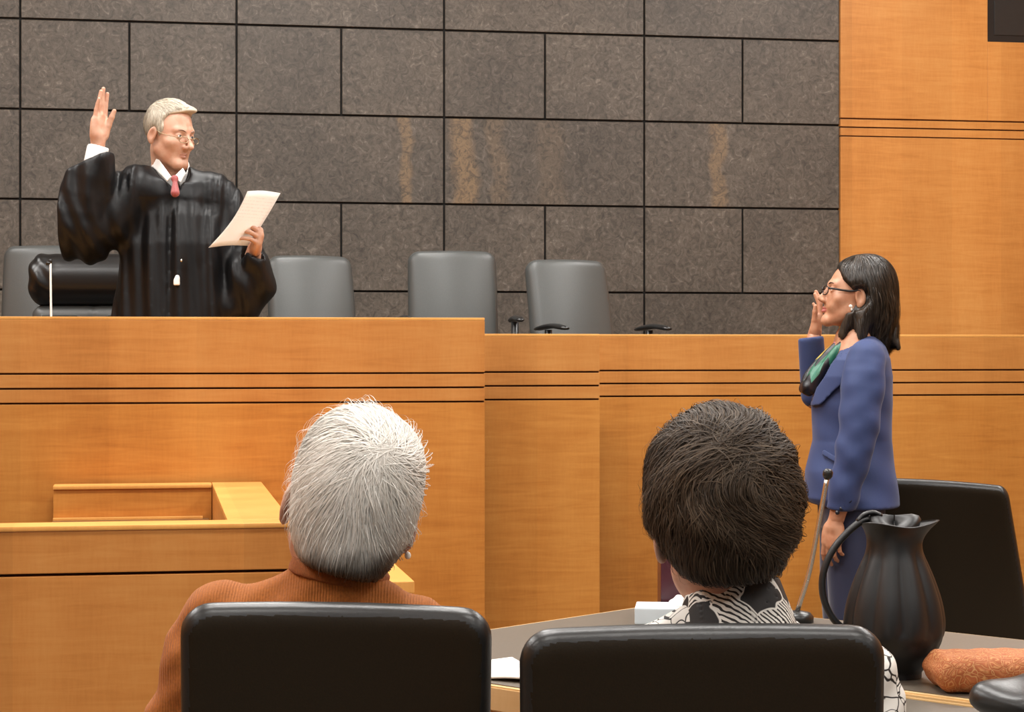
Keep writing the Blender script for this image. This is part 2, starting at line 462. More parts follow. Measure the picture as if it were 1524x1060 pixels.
# ================================================================ chairs
def chair_back_geo(w, h, t, rc, bend=.03, taper=.0, bul=.012, res=.007, yoff=0.0):
    """upright rounded slab: x across, y through, z up from 0 to h"""
    def f(P):
        x, y, z = P
        ww = 1-taper*(z/h)
        xs = x/ww
        yb = y+bend*(xs/(w/2))**2*-1.0+.02*np.sin(np.pi*np.clip(z/h, 0, 1))
        q0 = np.abs(xs)-(w/2-rc); q1 = np.abs(z-h/2)-(h/2-rc)
        d2 = np.sqrt(np.maximum(q0, 0)**2+np.maximum(q1, 0)**2)+np.minimum(np.maximum(q0, q1), 0)-rc
        bulge = bul*np.clip(1-(xs/(w/2))**2, 0, 1)*np.clip(1-((z-h/2)/(h/2))**2, 0, 1)
        d1 = np.abs(yb)-(t/2+bulge)
        return smax(d2, d1, .035)*.9
    return relax(*nets(f, (-w/2-.02, -t/2-.08, -.02), (w/2+.02, t/2+.09, h+.02), res), 6)
def star_base(root, r=.30, mat=None):
    for k in range(5):
        a = 2*math.pi*k/5+.3
        pts = [(0.03*math.cos(a), .03*math.sin(a), .10), (r*.5*math.cos(a), r*.5*math.sin(a), .09), (r*math.cos(a), r*math.sin(a), .065)]
        lg = tube('leg', spline(pts, 6), [.022, .021, .019, .017, .016, .015], M['black'], root, 8, .7)
        V, F = tube_geo([(r*math.cos(a)-.012*math.sin(a), r*math.sin(a)+.012*math.cos(a), .03), (r*math.cos(a)+.012*math.sin(a), r*math.sin(a)-.012*math.cos(a), .03)], .029, 14)
        mk('caster', V, F, M['black_matte'], lg)
def lean(V, ang, z0=0.0):
    V = np.array(V); z = V[:, 2]-z0; y = V[:, 1].copy()
    V[:, 1] = y*math.cos(ang)+z*math.sin(ang); V[:, 2] = z0+z*math.cos(ang)-y*math.sin(ang)
    return V
def chair(name, loc, rz, label, w, htot, mats, tilt=.12, group=None, taper=.0, arms=True, rc=.06, seat_z=.46, hb=None, t=.07, armz=.66, twist=0.0, bul=.012, bend=.03, res=.007):
    """chair facing local -Y (its back towards +Y); the back reclines to +Y"""
    r = empty(name, loc, rz, label, 'chair', group)
    hb = hb or (htot-seat_z-.02)
    V, F = chair_back_geo(w, hb, t, rc, bend, taper, bul, res)
    V0 = V.copy(); V = lean(V, tilt); V = V+np.array((0, .20, htot-hb*math.cos(tilt)))
    if twist:
        x, z = V[:, 0].copy(), V[:, 2]-htot+hb
        V[:, 0] = x*math.cos(twist)+z*math.sin(twist)*-1; V[:, 2] = htot-hb+z*math.cos(twist)+x*math.sin(twist)
    mi = None
    if len(mats) > 1:
        ce = np.array([V[list(f)].mean(0) for f in F]); no = []
        for f in F:
            a, b, d = V[f[0]], V[f[1]], V[f[2]]; n = np.cross(b-a, d-a); no.append(n/(np.linalg.norm(n)+1e-12))
        no = np.array(no)
        c0 = V0[F].mean(1); e_ = .016
        qx = np.abs(c0[:, 0]/(1-taper*c0[:, 2]/hb))-(w/2-e_-rc*.8); qz = np.abs(c0[:, 2]-hb/2)-(hb/2-e_-rc*.8)
        ins = np.hypot(np.maximum(qx, 0), np.maximum(qz, 0))+np.minimum(np.maximum(qx, qz), 0)-rc*.8
        mi = ((no[:, 1] > .1) & (ins < 0)).astype(int)
    bk = mk('backrest', V, F, mats, r, mi)
    V, F = nets(lambda P: rbox(P, (0, -.02, 0), (w/2+.01, .24, .045), .04), (-.30, -.30, -.08), (.30, .26, .08), .012)
    mk('seat', V+np.array((0, 0, seat_z)), F, mats[0], r)
    tube('back_strut', spline([(0, .05, seat_z-.06), (0, .20, seat_z-.07), (0, .245, seat_z-.02), (0, .235, seat_z+.05)], 10), .022, M['black'], r, 8)
    if arms:
        for s in (-1, 1):
            xx = s*(w/2+.035)
            a = tube('armrest', spline([(xx, -.16, armz), (xx, -.02, armz+.012), (xx, .14, armz)], 9), [.012, .02, .022, .022, .022, .022, .022, .02, .012], M['black'], r, 10, .5)
            tube('arm_post', spline([(xx*.9, .0, seat_z-.03), (xx, .02, seat_z+.05), (xx, .02, armz-.004)], 8), .016, M['black'], a, 8)
    tube('column', [(0, 0, .09), (0, 0, .25), (0, 0, seat_z-.03)], [.028, .026, .024], M['chrome'], r, 12)
    star_base(r)
    return r
RZV = -YAW
def vloc(px, D, z): p = c(px, 520, D); q = c2w(p); return (q[0], q[1], z)
# -- chairs behind the bench; local -Y of a chair faces the viewer when rz = RZV
ZD = .45
def dais_chair(px_mid, D, ytop, w, rz, label, tilt, mat='leather_sheen', **kw):
    z = 1.33+(520-ytop)*(D+.05)/FPX-ZD
    off = .20+.8*(z-.48)*math.sin(tilt)
    t_ = c2w(c(px_mid, 520, D)); a_ = RZV+rz
    return chair('executive_chair', (t_[0]+off*math.sin(a_), t_[1]-off*math.cos(a_), ZD), a_, label, w, z, [M[mat]], tilt, 'leather chairs behind the bench', **kw)
dais_chair(70, 8.75, 366, .40, 0.0, 'black leather chair with painted grey sheen at far left, behind the black chair', .10, taper=.02, rc=.05)
dais_chair(464, 8.75, 381, .405, .36, 'black leather chair with painted grey sheen just right of the robed man', .16, taper=.06, rc=.05)
dais_chair(674, 8.75, 374, .400, .14, 'black leather chair with painted grey sheen straddling the step in the bench top', .12, taper=.03, rc=.05, armz=1.0)
dais_chair(848, 8.75, 387, .405, .42, 'black leather chair with painted grey sheen furthest right behind the bench', .17, mat='leather_sheen', taper=.06, rc=.05, armz=.965)
# the robed man's own chair: padded top roll over a lumbar cushion
jc = empty('executive_chair', vloc(145, 7.75, ZD), RZV, 'black padded leather chair right behind the robed man', 'chair', 'leather chairs behind the bench')
D0 = 7.75; jp = lambda px, py, d: c(px, py, D0+d)-np.array([c(145, 520, D0)[0], D0, ZD])
a, b = jp(42, 378, .1), jp(248, 450, .1)
hw = (b[0]-a[0])/2; cx_ = (a[0]+b[0])/2; zt = a[2]; zl = b[2]
def fpad(P):
    x, y, z = P
    zc_ = (zt+zl)/2-.006; hz = (zt-zl)/2+.008
    q = (np.abs((z-zc_)/hz)**2.4+np.abs((y-.13)/.085)**2.0)**.43
    e = sstep(hw-.05, hw+.004, np.abs(x-cx_))
    d = smax((q-1)*.06+.012*e, np.abs(x-cx_)-hw, .03)
    return d+.0022*np.sin(x*80+z*70)*sstep(cx_-hw*.45, cx_-hw, x)
V, F = nets(fpad, (cx_-hw-.03, -.02, zl-.05), (cx_+hw+.03, .28, zt+.03), .007)
mk('headrest', V, F, plain('black_padded_leather', (.006, .006, .006), .30, scale=260, bump=.05), jc)
def flow_(P):
    x, y, z = P
    d = rbox(P, (cx_, .13, zl-.31), (hw-.01, .05, .30), .045)
    return d+.006*np.exp(-((x-(jp(131, 460, 0)[0]))/.006)**2)
V, F = nets(flow_, (cx_-hw-.03, .04, zl-.65), (cx_+hw+.03, .22, zl+.02), .008)
mk('lumbar_cushion', V, F, M['leather_sheen'], jc)
V, F = nets(lambda P: rbox(P, (cx_, -.10, .46), (hw, .25, .05), .04), (cx_-hw-.03, -.4, .38), (cx_+hw+.03, .2, .54), .012)
mk('seat', V, F, M['leather'], jc)
tube('column', [(cx_, -.05, .09), (cx_, -.05, .43)], .026, M['chrome'], jc, 12)
star_base(jc)
# -- nearer chairs, seen from behind (back towards the viewer: local +Y faces the viewer)
def near_chair(px0, px1, ytop, D, rz, label, tilt=.10, **kw):
    z = 1.33+(520-ytop)*D/FPX
    w = (px1-px0)*D/FPX*.985
    mid = (px0+px1)/2
    cc_ = c(mid, 520, D); p = c2w((cc_[0]-.2*math.sin(rz), D+.20*math.cos(rz), 0))
    return chair('conference_chair', (p[0], p[1], 0), RZV+math.pi+rz, label, w, z, [M['leather'], M['chair_shell']], tilt, 'black conference chairs on the courtroom floor', rc=.042, seat_z=.45, t=.055, arms=False, hb=.60, res=.0045, **kw)
near_chair(263, 727, 890, 2.76, 0.0, 'black leather chair the white-haired person sits in', .06, twist=.018, bul=.004)
near_chair(775, 1317, 921, 2.60, 0.0, 'black leather chair the person in the patterned blouse sits in', .06, twist=-.012, bul=.004)
near_chair(1228, 1540, 711, 6.84, -.25, 'empty black leather chair beyond the table, right of the woman in blue', .16, twist=.045, bul=.004, taper=.34)
# ================================================================ gooseneck microphone behind the bench top
def mic(name, base, tip, rad, stem_mat, label, head_r=.008, head_l=.02, bow=0.0, basebox=.035):
    base = np.array(base); tip = np.array(tip)
    bw = c2w(base); r = empty(name, bw, RZV, label, 'microphone')
    t = tip-base
    pts = [np.array((0, 0, .02)), t*.35+np.array((bow, 0, 0)), t*.7+np.array((bow*.6, 0, 0)), t]
    tube('stem', spline(pts, 16), rad, stem_mat, r, 8)
    d = (pts[3]-pts[2])/np.linalg.norm(pts[3]-pts[2])
    V, F = tube_geo([t-d*.002, t+d*.004, t+d*head_l*.7, t+d*head_l], [head_r*.7, head_r, head_r, head_r*.6], 14)
    mk('capsule', V, F, M['black'], r)
    V, F = lathe_geo([(basebox, 0), (basebox, .012), (basebox*.8, .02), (.008, .024), (.0, .025)], ns=24)
    mk('base', V, F, M['black'], r)
    return r
z1 = 1.432-.25
b_ = c(77.5, 520, 6.78); b_[2] = z1
t_ = c(75, 391, 6.78)
m1 = mic('gooseneck_microphone', b_, t_, .0036, M['white_metal'], 'thin white microphone stem at the bench, left of the robed man', .006, .012)
V, F = tube_geo([t_-b_+np.array((-.014, 0, -.004)), t_-b_+np.array((0.0, 0, .0))], .006, 10)
mk('clip', V, F, M['black'], m1)
# ================================================================ the table
ZT = .76
cz = lambda X, z: (X, z)
tb = empty('counsel_table', c2w((.55, 3.75, 0)), RZV, 'grey-topped table with pale maple edge in front of the two seated people', 'table')
to = np.array((.55, 3.75))
e2 = np.array((.131, -.12)); e2 /= np.linalg.norm(e2); e1 = np.array((-.676, -.737))
P0 = np.array((.36, 4.54))
def tp(u, v): return tuple(P0+e2*u+e1*v-to)
poly = [tp(0, 0), tp(2.6, 0), tp(2.6, .66), tp(.75, .66), tp(.75, 1.08), tp(0, 1.08)]
prism('top', poly, ZT-.012, ZT, M['grey_top'], tb, .002)
ep = [tp(-.012, -.012), tp(2.612, -.012), tp(2.612, .672), tp(.762, .672), tp(.762, 1.092), tp(-.012, 1.092)]
prism('edge_band', ep, ZT-.045, ZT-.0015, M['wood_edge'], tb, .003)
prism('apron', [tp(.06, .06), tp(.60, .06), tp(.60, .80), tp(.06, .80)], .02, ZT-.046, M['wood'], tb, .003)
prism('panel_leg', [tp(2.0, .1), tp(2.05, .1), tp(2.05, .58), tp(2.0, .58)], 0, ZT-.046, M['wood'], tb, .003)
tb2 = empty('side_table', c2w((.95, 2.95, 0)), RZV, 'grey-topped table at the bottom right corner, under the orange pouch', 'table')
def tq(u, v): return tuple(P0+e2*u+e1*v-np.array((.95, 2.95)))
prism('top', [tq(1.0, .70), tq(2.4, .70), tq(2.4, 1.10), tq(1.45, 1.10), tq(1.0, .95)], ZT-.03, ZT-.006, M['grey_top'], tb2, .003)
prism('edge_band', [tq(1.0, .694), tq(2.4, .694), tq(2.4, .699), tq(1.0, .699)], ZT-.03, ZT-.004, M['wood_edge'], tb2, .001)
for u, v in ((1.06, .75), (2.34, .75), (1.5, 1.04), (2.34, 1.04)):
    x_, y_ = tq(u, v); tube('leg', [(x_, y_, 0), (x_, y_, ZT-.03)], .022, M['black'], tb2, 12)
# ---------------------------------------------------------------- table-top things
def on_table(px, py, z=ZT): D = (CAMZ-z)*FPX/(py-HOR); return c(px, py, D)
# paper left
def sheet(name, pts, mat, label, cat, th=.0012, lift=None):
    p0 = np.mean(pts, axis=0); r0 = np.array(p0)
    n = 10; V = []; F = []
    for s in (1, 0):
        for i in range(n+1):
            for j in range(n+1):
                u, v = i/n, j/n
                p = (1-u)*(1-v)*pts[0]+u*(1-v)*pts[1]+u*v*pts[2]+(1-u)*v*pts[3]
                if lift is not None: p = p+lift(u, v)
                V.append(p-r0+np.array((0, 0, th*s)))
    N = (n+1)**2
    for i in range(n):
        for j in range(n):
            a = i*(n+1)+j
            F.append((a, a+1, a+n+2, a+n+1)); F.append((N+a, N+a+n+1, N+a+n+2, N+a+1))
    ring = [i*(n+1) for i in range(n+1)]+[n*(n+1)+j for j in range(1, n+1)]+[i*(n+1)+n for i in range(n-1, -1, -1)]+[j for j in range(n-1, 0, -1)]
    for a, b in zip(ring, ring[1:]+ring[:1]): F.append((a, b, b+N, a+N))
    w = c2w(r0); o = mk(name, V, F, mat, None); o.location = w; o.rotation_euler = (0, 0, RZV)
    bm = bmesh.new(); bm.from_mesh(o.data); bmesh.ops.recalc_face_normals(bm, faces=bm.faces); bm.to_mesh(o.data); bm.free()
    return tag(o, label, cat)
pp = [on_table(700, 990), on_table(762, 982), on_table(830, 1022), on_table(718, 1012)]
sheet('paper_sheet', [p+np.array((0, 0, .001)) for p in pp], M['paper'], 'white paper lying on the table between the two near chairs', 'paper', .004, lambda u, v: np.array((0, 0, .006*math.sin(3*u)*v)))
# white and pale blue box
bo = on_table(1000, 925); bx = empty('tissue_box', c2w((bo[0], bo[1], ZT)), RZV-.10, 'pale blue-white flat box on the table behind the patterned blouse', 'box')
wb = 112*bo[1]/FPX
bl = c(946, 520, bo[1])[0]-bo[0]
hb_ = (925-901)*bo[1]/FPX
box('body', (bl, -.055, 0), (bl+wb+.02, .055, hb_), M['box_blue'], bx, .003)
V, F = nets(lambda P: smin(ell(P, (.03, 0, hb_+.005), (.035, .03, .018)), ell(P, (.055, 0, hb_+.02), (.014, .02, .022)), .01)+.002*np.sin(P[0]*260+P[2]*150), (-.03, -.05, hb_-.02), (.09, .05, hb_+.06), .004)
mk('tissue', V, F, M['paper'], bx)
# maroon upright binder at the far side
mD = 4.35
bi = c(981, 520, mD); pb = empty('binder', c2w((bi[0]+.06, mD, ZT)), RZV, 'glossy maroon binder standing behind the brown-haired head', 'binder')
hm = .21
box('spine', (-.06, -.045, 0), (-.054, .045, hm), M['maroon'], pb, .003)
box('front_cover', (-.06, -.049, 0), (.13, -.044, hm), M['maroon'], pb, .002)
box('back_cover', (-.06, .044, 0), (.13, .049, hm), M['maroon'], pb, .002)
box('pages', (-.05, -.042, .006), (.12, .042, hm-.012), M['paper'], pb, .001)
# table microphone
mb = on_table(1186, 926); mt = c(1231, 711, mb[1]-.02)
mb[2] = ZT
mm = mic('table_microphone', mb, mt, .0052, M['chrome'], 'slim steel gooseneck microphone in front of the woman in blue', .0105, .018, .004)
# ---------------------------------------------------------------- carafe
kD = 3.51
kc = c(1331, 520, kD); ky = ZT
kr = empty('carafe', c2w((kc[0], kD, ZT)), RZV, 'black fluted plastic water carafe with loop handle and flared spout', 'carafe')
kh = (1.33+(520-778)*kD/FPX)-ZT
sc_ = kD/FPX
prof_px = [(0, 1.0), (.0, 0), (36, 0), (40, 3), (41, 10), (50, 22), (63, 42), (70, 62), (73, 84), (71, 108), (66, 132), (58, 158), (50, 180), (43.5, 198), (41, 212), (41.5, 224), (45, 236), (50, 245), (53.5, 250)]
pr = [(r*sc_, z/250*kh) for r, z in prof_px[1:]]
pts3 = spline([(r, 0, z) for r, z in pr], 90)
inner = [(p[0]-.003, p[2]) for p in pts3[::-1] if p[2] > kh*.55]
full = [(max(p[0], 0), p[2]) for p in pts3]+[(p[0]-.0015, p[1]+.001) for p in inner[:1]]+inner+[(.001, kh*.55)]
def flute(r, z, th):
    q = z/kh
    lobes = 10
    qq = q-.07*(1-abs(math.cos(lobes*th/2)))
    a = .10*sstep(.215, .27, qq)*(1-sstep(.70, .88, q))
    rr = r*(1+a*(abs(math.cos(lobes*th/2))-.62))
    sc = .022*math.exp(-((q-.22-.03*math.cos(lobes*th))/.03)**2)
    rr *= 1-sc*.6
    # flared spout towards +x and two side lobes on the rim
    e = sstep(.84, 1.0, q)**1.5
    sp = max(0.0, math.cos(th))**2.5
    rr *= 1+e*(.20*sp+.05*math.cos(3*th))
    zz = z+e*kh*(.006*math.cos(2*th)+.020*math.cos(3*th+.4)*.6+.0*sp)
    return rr, zz
V, F = lathe_geo(full, flute, 120)
carm = plain('black_satin_plastic', (.0085, .0085, .009), .46, spec=.45)
mk('body', V, F, carm, kr)
kq = lambda px, py, d=0: c(px, py, kD+d)-np.array((kc[0], kD, ZT))
hp = spline([kq(1293, 772), kq(1282, 776), kq(1262, 792), kq(1240, 818), kq(1226, 850), kq(1224, 880), kq(1232, 908), kq(1248, 930), kq(1266, 940)], 34)
tube('handle', hp, .0062, carm, kr, 12, 1.6, ref=(0, 1, 0))
def lidf(r, z, th): return r, z+.010*math.cos(2*th+.3)
V, F = lathe_geo([(.044, kh-.012), (.046, kh-.004), (.042, kh+.003), (.03, kh+.006), (.012, kh+.004), (.001, kh+.003)], lidf, 40)
mk('lid', V, F, carm, kr)
lv = spline([kq(1276, 776), kq(1286, 766), kq(1300, 763), kq(1312, 768)], 12)
tube('thumb_lever', lv, .0042, carm, kr, 10, 1.8, ref=(0, 1, 0))
# ---------------------------------------------------------------- orange paisley pouch
def pouchmat():
    m = NT('orange_brocade'); v = m.coord()
    vo = m.n('ShaderNodeTexVoronoi', feature='DISTANCE_TO_EDGE'); vo.inputs['Scale'].default_value = 62
    mv = m.n('ShaderNodeVectorMath', operation='ADD'); nzc = m.n('ShaderNodeTexNoise'); nzc.inputs['Scale'].default_value = 22
    m.l(v, nzc.inputs['Vector']); m.l(v, mv.inputs[0])
    sc = m.n('ShaderNodeVectorMath', operation='SCALE'); sc.inputs['Scale'].default_value = .05; m.l(nzc.outputs['Color'], sc.inputs[0]); m.l(sc.outputs[0], mv.inputs[1])
    m.l(mv.outputs[0], vo.inputs['Vector'])
    col = m.ramp(vo.outputs['Distance'], [(.0, (.52, .27, .10, 1)), (.05, (.30, .075, .018, 1)), (.16, (.36, .10, .025, 1)), (.30, (.50, .24, .085, 1)), (.36, (.33, .085, .02, 1))])
    nz = m.noise(v, 120, 4)
    m.color(m.mix(m.mrange(nz, .50, .75), col, (.30, .08, .02, 1))); m.set(Roughness=.75); m.bump(vo.outputs['Distance'], .4, .004)
    return m.m
pD = 3.385; pc = c(1470, 520, pD)
pz = ZT
def fp(P):
    x, y, z = P
    L = (1560-1375)*pD/FPX/2+.02
    hgt = .029+.002*np.sin(x*60)
    d = rbox((x, y, (z-.031)), (0, 0, 0), (L, .070, .030), .028)
    d2 = np.abs(x)+np.abs(z-.031)*.55-L-.002*np.sin(y*40)
    w = .0008*np.sin(x*150+2*np.sin(z*120))+.0010*np.sin(y*90+x*40)
    return smax(d, d2, .02)+w
px0 = c(1377, 520, pD)[0]; L_ = (1560-1375)*pD/FPX/2+.02
V, F = nets(fp, (-L_-.02, -.11, -.01), (L_+.02, .11, .08), .005)
V[:, 2] = np.maximum(V[:, 2], .001)
o = mk('pouch', V, F, pouchmat()); o.location = c2w((px0+L_, pD, ZT)); o.rotation_euler = (0, 0, RZV+.0)
tag(o, 'orange paisley brocade pouch lying on the table beside the carafe', 'pouch')
# black leather bag bottom right
bD = 3.0; b0 = c(1532, 1060, bD)
def fb(P):
    x, y, z = P
    d = ell(P, (.08, 0, 0), (.155, .085, .040))
    return d+.004*np.sin(x*50+z*60)+.003*np.sin(x*30-y*60)
V, F = nets(fb, (-.12, -.13, -.09), (.28, .13, .09), .006)
lb = empty('handbag', c2w((b0[0]+.03, bD, ZT-.006)), RZV, 'black leather bag at the bottom right corner of the picture', 'bag')
mk('body', V+np.array((-.045, 0, .054)), F, M['leather'], lb)
hs = spline([(-.02, -.05, .055), (.02, -.065, .066), (.10, -.07, .070), (.17, -.06, .055)], 16)
tube('strap', hs, .006, M['leather'], lb, 8, .5)
# ================================================================ people
def rot(ax, a):
    c_, s_ = math.cos(a), math.sin(a)
    return np.array({'x': [[1, 0, 0], [0, c_, -s_], [0, s_, c_]], 'y': [[c_, 0, s_], [0, 1, 0], [-s_, 0, c_]], 'z': [[c_, -s_, 0], [s_, c_, 0], [0, 0, 1]]}[ax])
class Frame:                             # head frame: +x own right, +y face, +z crown
    def __init__(s, o, psi, pitch=0.0, roll=0.0, sc=1.0):
        s.o = np.asarray(o, float); s.R = rot('z', psi+math.pi)@rot('y', roll)@rot('x', pitch); s.sc = sc
    def out(s, V): return (np.asarray(V)*s.sc)@s.R.T+s.o
    def inn(s, p): return ((np.asarray(p, float)-s.o)@s.R)/s.sc
def head_sdf(P, jaw=1.0, nose=1.0, lips=1.0, neck_to=None, neck_r=.058, smile=0.0, cheek=0.0, ear=0.0):
    x, y, z = P; ax = np.abs(x); A = (ax, y, z)
    d = ell(P, (0, -.014, .043), (.0755, .098, .089))
    d = smin(d, ell(P, (0, .030, -.022), (.0655, .0615, .085)), .03)
    d = smin(d, cap(A, (.052, .0, -.052), (.020, .068, -.098), .016*jaw, .016*jaw), .03)
    d = smin(d, ell(P, (0, .074, -.098), (.022*jaw, .017, .0165)), .022)
    d = smin(d, ell(A, (.045, .056, -.018), (.022, .020, .018)), .02)
    d = smin(d, cap(A, (.012, .083, .030), (.042, .070, .031), .008, .007), .018)
    if cheek: d = smin(d, ell(A, (.034, .068, -.045), (.018, .015, .018)), .02)
    d = smax(d, -ell(A, (.032, .098, .010), (.017, .019, .012)), .014)
    lid = smax(np.sqrt((ax-.032)**2+(y-.0735)**2+(z-.011)**2)-.0145, -ell(A, (.032, .088, .0105), (.0125, .011, .0045)), .002)
    d = smin(d, lid, .004)
    n = cap(P, (0, .082, .022), (0, .1085*nose, -.022), .0075, .0095)
    n = smin(n, ell(P, (0, .110*nose, -.026), (.0105, .0115, .0095)), .008)
    n = smin(n, ell(A, (.0115, .099, -.031), (.0075, .010, .0075)), .008)
    d = smin(d, n, .011)
    d = smax(d, -ell(A, (.006, .104, -.038), (.0035, .005, .0035)), .003)
    m = smin(cap(A, (0, .0905, -.0560), (.019, .078, -.0595+smile), .0055*lips, .003), cap(A, (0, .0905, -.0675), (.017, .079, -.0645+smile), .0062*lips, .003), .003)
    d = smin(d, m, .006)
    d = smax(d, -cap(A, (0, .0985, -.0617), (.021, .083, -.0615+smile), .0016, .0014), .003)
    # ears
    th = .28; ye, ze = y+.014, z-.002
    yr, zr = ye*math.cos(th)-ze*math.sin(th)*-1*-1, ze*math.cos(th)+ye*math.sin(th)
    xe = ax-.0775-ear-(.25+ear*20)*np.maximum(-ye, 0)
    e = ell((xe, yr, zr), (0, 0, 0), (.0075, .0185, .0315))
    e = smin(e, ell((xe, yr, zr), (-.002, .006, -.028), (.006, .009, .009)), .006)
    e = smax(e, -ell((xe, yr, zr), (.008, .003, .003), (.0075, .0105, .020)), .005)
    d = smin(d, e, .006)
    if neck_to is not None:
        d = smin(d, cap(P, (0, -.018, -.05), neck_to, neck_r, neck_r*1.05), .022)
    return d
def head_geo(fr, res=.0027, neck_to=None, **kw):
    nt = fr.inn(neck_to) if neck_to is not None else None
    lo = np.array((-.105, -.135, -.135)); hi = np.array((.105, .135, .150))
    if nt is not None: lo = np.minimum(lo, nt-.075); hi = np.maximum(hi, nt+.03)
    V, F = nets(lambda P: head_sdf(P, neck_to=nt, **kw), lo, hi, res)
    ce = V[F].mean(1)
    lip = (np.abs(ce[:, 0]) < .0205) & (ce[:, 1] > .082) & (np.abs(ce[:, 2]+.062) < .0105-.25*np.abs(ce[:, 0]))
    return fr.out(V), F, lip
def hand_geo(wrist, f, n, right=True, curls=((.1, .15, .1),)*4, spread=.04, sc=1.0, res=.0024, thumb=((.9, .25, .35), .35), stub=.07):
    f = np.asarray(f, float); f = f/np.linalg.norm(f); n = np.asarray(n, float); n = n-f*(n@f); n /= np.linalg.norm(n)
    xx = np.cross(f, n); sg = 1 if right else -1
    base = [(.028, .086, 0), (.0095, .091, -.001), (-.0095, .087, 0), (-.0275, .077, .002)]
    L = [(.040, .024, .020), (.045, .028, .021), (.041, .026, .020), (.031, .020, .018)]
    rr = [(.0095, .0085, .0075, .0066), (.0095, .0088, .0077, .0068), (.009, .0082, .0074, .0064), (.008, .0073, .0064, .0056)]
    chains = []
    for i in range(4):
        p = np.array(base[i]); a = 0.0; pts = [p]; sp = (1.5-i)*spread
        for j in range(3):
            a += curls[i][j]
            dr = np.array((math.sin(sp)*math.cos(a), math.cos(sp)*math.cos(a), math.sin(a)))
            p = p+dr*L[i][j]; pts.append(p)
        chains.append((pts, rr[i]))
    tdir = np.array(thumb[0], float); tdir /= np.linalg.norm(tdir)
    t0 = np.array((.022, .024, .008)); t1 = t0+tdir*.038
    d2 = tdir*math.cos(thumb[1])+np.array((-.25, .85, .35))*math.sin(thumb[1]); d2 /= np.linalg.norm(d2)
    t2 = t1+d2*.032; t3 = t2+d2*.022
    def fn(P):
        P = (P[0]*sg, P[1], P[2])
        d = ell(P, (0, .048, 0), (.043, .055, .0165))
        d = smin(d, cap(P, (.024, .03, .0), (.027, .08, 0), .013, .0115), .012)
        d = smin(d, cap(P, (-.020, .022, .0), (-.025, .072, 0), .014, .0105), .012)
        d = smin(d, cap(P, (0, .06, -.001), (.0, .088, -.001), .013, .0115), .015)
        d = smin(d, cap(P, (0, -stub, 0), (0, .02, 0), .026, .0235), .02)
        tt = chain(P, [t0, t1, t2, t3], (.0145, .011, .0095, .0075), .004)
        d = smin(d, tt, .012)
        for pts, r in chains:
            d = smin(d, chain(P, pts, r, .002), .0045)
        return d
    al = np.concatenate([np.array([p for ch in chains for p in ch[0]]), [t1, t2, t3, (0, -stub, 0), (.045, .03, .02), (-.045, .03, -.02)]])
    al[:, 0] *= sg
    V, F = nets(fn, al.min(0)-.03, al.max(0)+.03, res)
    Rm = np.stack([xx, f, n], 1)
    return (V*sc)@Rm.T+np.asarray(wrist), F
def strands(fs, cen, dirs, flow, steps, ds, lift, width, rng, keep=None, taper=True, wav=.0):
    N = len(dirs); d = dirs/np.linalg.norm(dirs, axis=1)[:, None]
    cen = np.asarray(cen, float)
    def rad(d):
        lo = np.full(len(d), .01); hi = np.full(len(d), .30)
        for _ in range(13):
            m = (lo+hi)/2; p = cen+d*m[:, None]
            ins = fs((p[:, 0], p[:, 1], p[:, 2])) < 0
            lo = np.where(ins, m, lo); hi = np.where(ins, hi, m)
        return (lo+hi)/2
    r = rad(d); p0 = cen+d*r[:, None]
    if keep is not None:
        k = keep(p0); d = d[k]; r = r[k]; N = len(d)
    pts = []; jit = rng.normal(0, 1, (N, 3)); lf = rng.uniform(lift[0], lift[1], N); ph = rng.uniform(0, 6.28, N)
    for s in range(steps):
        u = s/(steps-1)
        pts.append(cen+d*(r+lf*math.sin(min(1, u*1.15)*math.pi*.8)+wav*np.sin(ph+u*7))[:, None])
        if s < steps-1:
            t = flow(d, pts[-1], jit); t = t-d*np.sum(t*d, 1)[:, None]
            t /= np.linalg.norm(t, axis=1)[:, None]+1e-9
            d = d+t*(ds/np.maximum(r, .03))[:, None]; d /= np.linalg.norm(d, axis=1)[:, None]
            r = r*.35+rad(d)*.65
    pts = np.array(pts)                                  # steps,N,3
    T = np.gradient(pts, axis=0); out = pts-cen
    Wv = np.cross(T, out); Wv /= np.linalg.norm(Wv, axis=2)[:, :, None]+1e-9
    Nn = out/np.linalg.norm(out, axis=2)[:, :, None]
    wd_ = width*rng.uniform(.6, 1.3, N)
    V = []; 
    for s in range(steps):
        u = s/(steps-1); w = wd_*(.75+.25*math.sin(u*3.14) if not taper else (1-.85*u**2.2))
        V.append(np.stack([pts[s]-Wv[s]*w[:, None], pts[s]+Nn[s]*(w*.3)[:, None], pts[s]+Wv[s]*w[:, None]], 1))
    V = np.array(V)                                      # steps,N,3,3
    idx = np.arange(steps*N*3).reshape(steps, N, 3)
    F = []
    for k in (0, 1):
        F.append(np.stack([idx[:-1, :, k], idx[:-1, :, k+1], idx[1:, :, k+1], idx[1:, :, k]], -1).reshape(-1, 4))
    return V.reshape(-1, 3), np.concatenate(F)
def sphere_dirs(n, rng):
    v = rng.normal(0, 1, (n, 3)); return v/np.linalg.norm(v, axis=1)[:, None]
def away(w):
    w = np.asarray(w, float); w /= np.linalg.norm(w)
    return lambda d: d*(d@w)[:, None]-w
